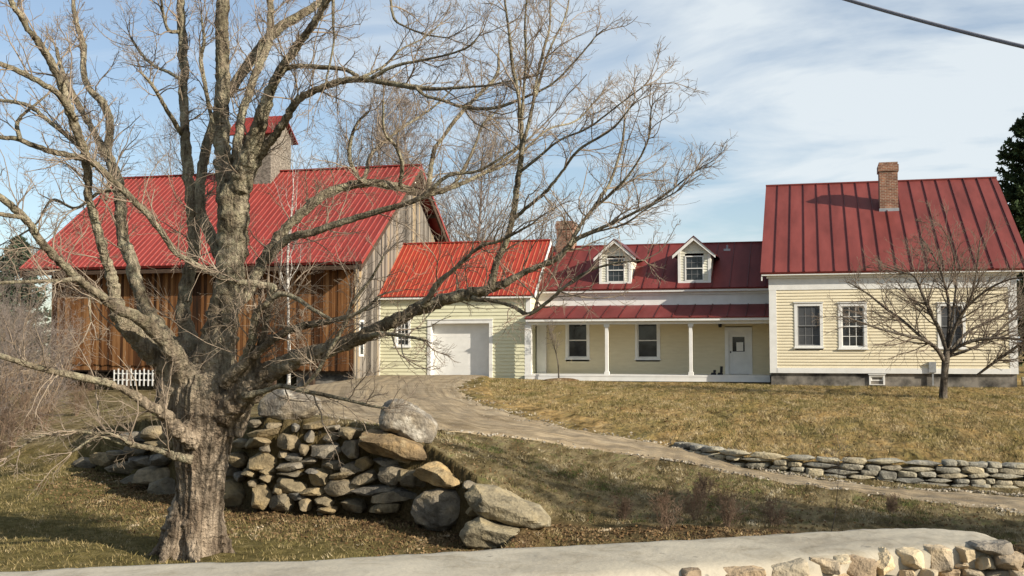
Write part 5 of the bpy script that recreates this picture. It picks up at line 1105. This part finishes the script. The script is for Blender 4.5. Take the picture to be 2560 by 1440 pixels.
a = spawn(Pc, Rc, 2, rg, ang=(20, 55), lf=(.35, .7), rf=.8); Pd, Rd_ = grow(a[0], a[1], a[2], np.maximum(a[3] * .8, .0045), 3, rg, wig=.16, up=.03, taper=.8); mb.arr(*tubes(Pd, Rd_, 3))
mb.build('crown', M['darktwig'], YT, smooth=True)
# thin sapling in front of the porch + mulch mound
sb = hit(1397, 952); bare_tree('young_sapling', 'thin young sapling on a small mulch mound before the porch', 'sapling', sb, 2.75, .04, rg, M['darktree'], M['twigfar'], levels=(16, 4, 3), t0=.45, rmin=.006, angs=(15, 35), upb=.25, lfac=(.25, .5))
mm = MB(); v_, f_ = rock((sb[0] + .1, sb[1], sb[2] + .0), (.85, .6, .13), 0, 77, p=2, cuts=0, ico=ICO4, amp=.04); mm.arr(v_, f_); tag(mm.build('mulch_mound', M['leaf'], smooth=True), 'low brown mulch mound round the foot of the porch sapling', 'mulch mound')
sb = hit(2075, 1330); bare_tree('young_sapling', 'single slender bare sapling in the weeds beside the lower drive', 'sapling', (sb[0], sb[1], sb[2]), 1.15, .008, rg, M['darktree'], M['twigfar'], levels=(9, 3, 2), t0=.35, rmin=.003, angs=(15, 40), lean=(.25, 0), upb=.2)
# trees behind
def at(px, D, z=.9): P = PD(px, 875, D); return (P[0], P[1], z)
bt = 'bare trees behind the barn and wing'
bare_tree('birch_tree', 'slender white birch rising before the barn roof, right of the maple trunk', 'tree', at(722, 43, .9), 11.6, .075, rg, M['birch'], M['twigfar'], levels=(16, 4, 3), t0=.35, rmin=.009, angs=(20, 40), upb=.2, lfac=(.2, .4), lean=(.06, 0))
bare_tree('tall_bare_larch', 'straight narrow grey bare tree standing behind the barn gable', 'tree', at(1105, 82), 26, .26, rg, M['twigfar'], M['twigfar'], levels=(120, 6, 4), t0=.1, rmin=.02, angs=(60, 85), upb=.05, lfac=(.06, .17), group=bt)
for px_, D, h_, lab, lv in ((905, 88, 24, 'tall grey bare tree behind the barn roof, right of the cupola', (60, 9, 5)), (1010, 80, 20, 'grey bare tree above the right end of the barn ridge', (60, 9, 5)), (1190, 84, 19, 'grey bare tree rising behind the orange garage roof', (60, 9, 5)), (1320, 90, 13, 'low grey bare tree beside the wing chimney', (30, 6, 4)), (800, 90, 19, 'grey bare tree just right of the cupola behind the barn', (30, 6, 5)),
                          (420, 92, 20, 'grey bare tree behind the left half of the barn roof', (30, 6, 4)), (250, 86, 17, 'grey bare tree behind the barn near its left slope', (30, 6, 4)), (1460, 95, 10.5, 'lowest grey bare tree, between the wing chimney and the left dormer', (24, 5, 4))):
    bare_tree('bare_tree', lab, 'tree', at(px_, D), h_, .22, rg, M['twigfar'], M['twigfar'], levels=lv, t0=.2, rmin=.013, angs=(25, 60), upb=.14, lfac=(.25, .45), group=bt)
# brush on the left
for k, (px_, D, h_, lab) in enumerate(((-70, 33, 4.3, 'tall brown thicket shrub at the very left edge'), (5, 37, 4.2, 'brown many-stemmed shrub covering the barn corner'), (80, 31, 3.3, 'brown shrub under the barn eave at the left'), (-40, 24, 2.6, 'twiggy brown shrub at the left edge below the long branch'), (40, 52, 6.2, 'tall pale brown shrub behind the other thicket shrubs'), (130, 38, 2.6, 'low brown shrub before the orange barn boards'))):
    P = PD(px_, 875, D); z = float(H(P[0], P[1])); bare_tree('bare_shrub', lab, 'shrub', (P[0], P[1], z), h_, .02, rg, M['brush'], M['twigfar'], levels=(11, 5, 3), t0=.15, rmin=.005, stems=11, angs=(15, 45), upb=.12, lfac=(.25, .5), group='thicket shrubs left of the barn')
for k, (px_, py_, h_, lab) in enumerate(((30, 1120, 1.5, 'reddish brown briar at the left edge below the maple branches'), (110, 1080, 1.3, 'reddish briar beside the long low maple branch'), (-40, 1180, 1.4, 'reddish briar nearest the left edge'), (190, 1040, 1.1, 'small reddish briar near the barn sill'))):
    P = hit(px_ if px_ > -20 else -20, py_); bare_tree('briar_bush', lab, 'shrub', tuple(P), h_, .012, rg, M['redbrush'], M['redbrush'], levels=(9, 5, 3), t0=.1, rmin=.003, stems=9, angs=(30, 70), upb=.05, lfac=(.35, .6), group='reddish briars at the left')
for k, (px_, py_, h_, lab) in enumerate(((1660, 1325, .55, 'twiggy reddish weed clump above the parapet middle'), (1740, 1300, .6, 'twiggy reddish weed clump, tallest on the lower bank'), (1820, 1320, .55, 'twiggy reddish weed clump right of the tallest one'), (1560, 1300, .4, 'small twiggy weed clump right of the boulder tip'), (1930, 1310, .45, 'twiggy weed clump left of the slender sapling'), (1760, 1240, .4, 'twiggy weed clump just below the drive'), (2230, 1285, .35, 'low weed clump on the shaded bank at the right'))):
    P = hit(px_, py_); bare_tree('weed_clump', lab, 'shrub', tuple(P), h_, .005, rg, M['redbrush'], M['redbrush'], levels=(6, 4, 2), t0=.2, rmin=.0028, stems=14, angs=(20, 50), upb=.1, lfac=(.3, .6), group='twiggy weeds on the bank')
for k, (x_, y_, h_) in enumerate(((12.5, 12.4, 7.5), (19, 10.5, 10))):
    bare_tree('bare_tree', ('bare tree beyond the right edge shading the lower bank', 'taller bare tree farther beyond the right edge')[k], 'tree', (x_, y_, .1), h_, .2, rg, M['bark'], M['twig'], levels=(50, 9, 6), t0=.15, rmin=.015, angs=(25, 60), upb=.1, lfac=(.25, .45), group='bare trees right of the view')
# conifers
def conifer(name, label, base, height, rad_, n, rng, mat, rowsp=.5, droop=-.1, shape='cone', leaf=.22, nleaf=40):
    o = thing(name, label, 'tree', tuple(base)); b = np.array(base)
    P, Rd = grow(b[None], np.array([[0, 0, 1.]]), np.array([height]), np.array([height * .018]), 12, rng, wig=.01, up=.1, taper=.1)
    m1 = MB(); m1.arr(*tubes(P, Rd, 8)); m1.build('trunk', M['darktree'], o, smooth=True)
    t = rng.uniform(.08, 1, n); az = rng.uniform(0, 6.283, n)
    prof = (1 - t) ** .75 if shape == 'cone' else np.sqrt(np.clip(1 - (2 * t - .85) ** 2 / 1.4, 0, 1)) * (1 - t * .25)
    L = rad_ * prof * rng.uniform(.65, 1.1, n) + .15
    S = b[None] + np.stack([0 * t, 0 * t, t * height], 1); D = np.stack([np.cos(az), np.sin(az), np.full(n, .25 + droop) + rng.normal(size=n) * .1], 1)
    Pa, Ra = grow(S, D, L, np.full(n, .03), 7, rng, wig=.08, up=.04, taper=.3)
    mb = MB(); mb.arr(*tubes(Pa, Ra, 3)); c = spawn(Pa, Ra, nleaf, rng, t0=.25, t1=1, ang=(10, 80), lf=(.1, .2))
    m_ = len(c[0]); d = norm(c[1]); sdv = norm(np.cross(d, rng.normal(size=(m_, 3)))); w_ = (leaf * .32 * rng.uniform(.6, 1.3, m_))[:, None]; l_ = (leaf * rng.uniform(.7, 1.5, m_))[:, None]
    V = np.stack([c[0] - sdv * w_ * .4, c[0] + d * l_ * .5 + sdv * w_, c[0] + d * l_, c[0] + d * l_ * .5 - sdv * w_], 1).reshape(-1, 3)
    mb.arr(V, np.arange(m_ * 4).reshape(-1, 4)); mb.build('crown', mat, o); return o
P = PD(2625, 875, 66); conifer('pine_tree', 'dark evergreen pine at the right edge behind the farmhouse', (P[0], P[1], .9), 15.5, 3.9, 620, rg, M['needle'], shape='round', leaf=.26, nleaf=110)
P = PD(40, 875, 92); conifer('spruce_tree', 'grey-green spruce behind the left end of the barn', (P[0], P[1], .9), 10.8, 4.2, 300, rg, M['spruce'], leaf=.35, nleaf=40)
P = PD(-60, 875, 98); conifer('spruce_tree', 'lower spruce at the left edge beyond the taller one', (P[0], P[1], .9), 9.0, 4.5, 260, rg, M['spruce'], leaf=.35, nleaf=36)
# low pale stone steps beyond the farmhouse corner
mm = MB()
for k in range(3): mm.box(8.6 + k * .02, 9.6, 50.2 + k * .3, 50.5 + k * .3, .6, 1.15 + k * .16)
tag(mm.build('stone_steps', M['flatstone']), 'pale stone steps past the right corner of the farmhouse foundation', 'steps')
# overhead cable
A, B = PD(2120, 0, 11.0), PD(2560, 117, 9.6); d = B - A; pts = []
for s in np.linspace(-2.4, 3.2, 60): p = A + d * s; pts.append(p + np.array([0, 0, .05 * (s - .5) ** 2 - .0125]))
pts = np.array(pts)
mm = MB(); mm.arr(*tubes(pts[None], np.full((1, 60), .0185), 10)); tag(mm.build('overhead_cable', M['cable'], smooth=True), 'thick grey overhead cable crossing the top right of the sky', 'cable')

# ------------------------------------------------------------------ grass, weeds, leaves
def inview(X, Y):
    v = np.stack([X, Y, H(X, Y, True)], 1) - C0; z = v @ FWD; x = 1280 + F * (v @ RT) / z; y = 720 - F * (v @ UP) / z; return (x > -150) & (x < 2700) & (y < 1500)
drv = [tuple(p) for p in U2[::4]] + [tuple(p) for p in L2[::-4]]
def inpoly(X, Y, poly):
    c = np.zeros(len(X), bool); n = len(poly)
    for i in range(n):
        x0, y0 = poly[i]; x1, y1 = poly[i - 1]; cond = (y0 > Y) != (y1 > Y)
        with np.errstate(divide='ignore', invalid='ignore'): c ^= cond & (X < (x1 - x0) * (Y - y0) / (y1 - y0) + x0)
    return c
def scatter(n, x0, x1, y0, y1, rng, clump=.0):
    X = rng.uniform(x0, x1, n); Y = y0 + (y1 - y0) * rng.random(n) ** 1.25
    k = inview(X, Y) & ~inpoly(X, Y, drv); return X[k], Y[k]
def blades(name, X, Y, h, w_, mat, rng, lean=.5, kind='stuff'):
    Z = H(X, Y); n = len(X); az = rng.uniform(0, 6.283, n); d = np.stack([np.cos(az), np.sin(az)], 1); hh = h * rng.uniform(.5, 1.4, n); ww = w_ * rng.uniform(.6, 1.4, n)
    la = rng.uniform(0, 6.283, n); ln = hh * lean * rng.uniform(.2, 1.5, n); L = np.stack([np.cos(la), np.sin(la)], 1) * ln[:, None]
    B = np.stack([X, Y, Z - .01], 1); s = np.concatenate([d * ww[:, None], np.zeros((n, 1))], 1); T = B + np.concatenate([L, hh[:, None]], 1)
    V = np.stack([B - s, B + s, T + s * .2, T - s * .2], 1).reshape(-1, 3); mm = MB(); mm.arr(V, np.arange(4 * n).reshape(-1, 4)); return tag(mm.build(name, mat), kind=kind)
rb_ = np.random.default_rng(8)
X, Y = scatter(420000, -22, 9, 11, 50, rb_); dens = wob(X, Y, 1.3, 31) + .5 * wob(X, Y, 5, 32); s2 = poly_side(LWb, X, Y); s1 = poly_side(BWb, X, Y)
k = (s2 > .05) & (dens + rb_.normal(size=len(X)) * .25 > -.1); blades('lawn_grass', X[k], Y[k], .06, .008, M['dryblade'], rb_, .9)
k = (s1 < -.3) & (dens > -.15 + rb_.normal(size=len(X)) * .2); blades('foreground_grass', X[k], Y[k], .05, .005, M['dryblade'], rb_, .8)
X, Y = scatter(300000, -7, 9, 13.5, 24, rb_); dens = wob(X, Y, 1.5, 41) + .6 * wob(X, Y, 6, 42); s2 = poly_side(LWb, X, Y); s1 = poly_side(BWb, X, Y)
k = (s1 > .15) & (s2 < -.25) & (dens + rb_.normal(size=len(X)) * .2 > .1); blades('bank_weeds', X[k], Y[k], .04, .006, M['bankblade'], rb_, .7)
# fallen leaves and pebbles near the wall foot and on the bank
def flakes(name, X, Y, size, mat, rng, lift=.012):
    n = len(X); Z = H(X, Y) + lift; a = norm(rng.normal(size=(n, 3)) * np.array([1, 1, .5])); b = norm(np.cross(a, rng.normal(size=(n, 3)))); s = (size * rng.uniform(.5, 1.4, n))[:, None]; C = np.stack([X, Y, Z], 1)
    V = np.stack([C - a * s, C - b * s * .6, C + a * s, C + b * s * .6], 1).reshape(-1, 3); mm = MB(); mm.arr(V, np.arange(4 * n).reshape(-1, 4)); return tag(mm.build(name, mat), kind='stuff')
X, Y = scatter(90000, -14, 4, 12, 20, rb_); s1 = poly_side(BWb, X, Y); k = (np.abs(s1) < 2.2) & (s1 < -.15) & (rb_.random(len(X)) < np.exp(-np.abs(s1 + .5) / .9)); flakes('fallen_leaves', X[k], Y[k], .022, M['leaf'], rb_)
X, Y = scatter(30000, -6, 8, 14, 24, rb_); s1 = poly_side(BWb, X, Y); s2 = poly_side(LWb, X, Y); k = (s1 > .2) & (s2 < -.2) & (rb_.random(len(X)) < .25); flakes('bank_litter', X[k], Y[k], .02, M['leaf'], rb_)
n = 5000; sI = rb_.integers(0, len(U2), n); tq = np.where(rb_.random(n) < .7, rb_.normal(size=n) * .07, 1 + rb_.normal(size=n) * .06); X = U2[sI, 0] * (1 - tq) + L2[sI, 0] * tq; Y = U2[sI, 1] * (1 - tq) + L2[sI, 1] * tq; k = Y < 46; X, Y = X[k], Y[k]; k = rb_.random(len(X)) < .3 + .7 * (wob(X, Y, 2, 61) > 0); X, Y = X[k], Y[k]
flakes('roadside_gravel', X, Y, .028, M['pebble'], rb_, .03)
X, Y = scatter(5000, -14, 9, 20, 48, rb_); s2 = poly_side(LWb, X, Y); k = (s2 > .1) & (wob(X, Y, .9, 71) + rb_.normal(size=len(X)) * .3 > .25); flakes('lawn_leaves', X[k], Y[k], .035, M['leaf'], rb_, .05)
X, Y = scatter(60000, -14, 9, 20, 48, rb_); s2 = poly_side(LWb, X, Y); cl = wob(X, Y, 2.5, 81) + .7 * wob(X, Y, 6, 82); k = (s2 > .02) & (cl > .55); blades('lawn_tufts', X[k], Y[k], .13, .01, M['tuft'], rb_, .8)
print('objects', len(scene.objects))
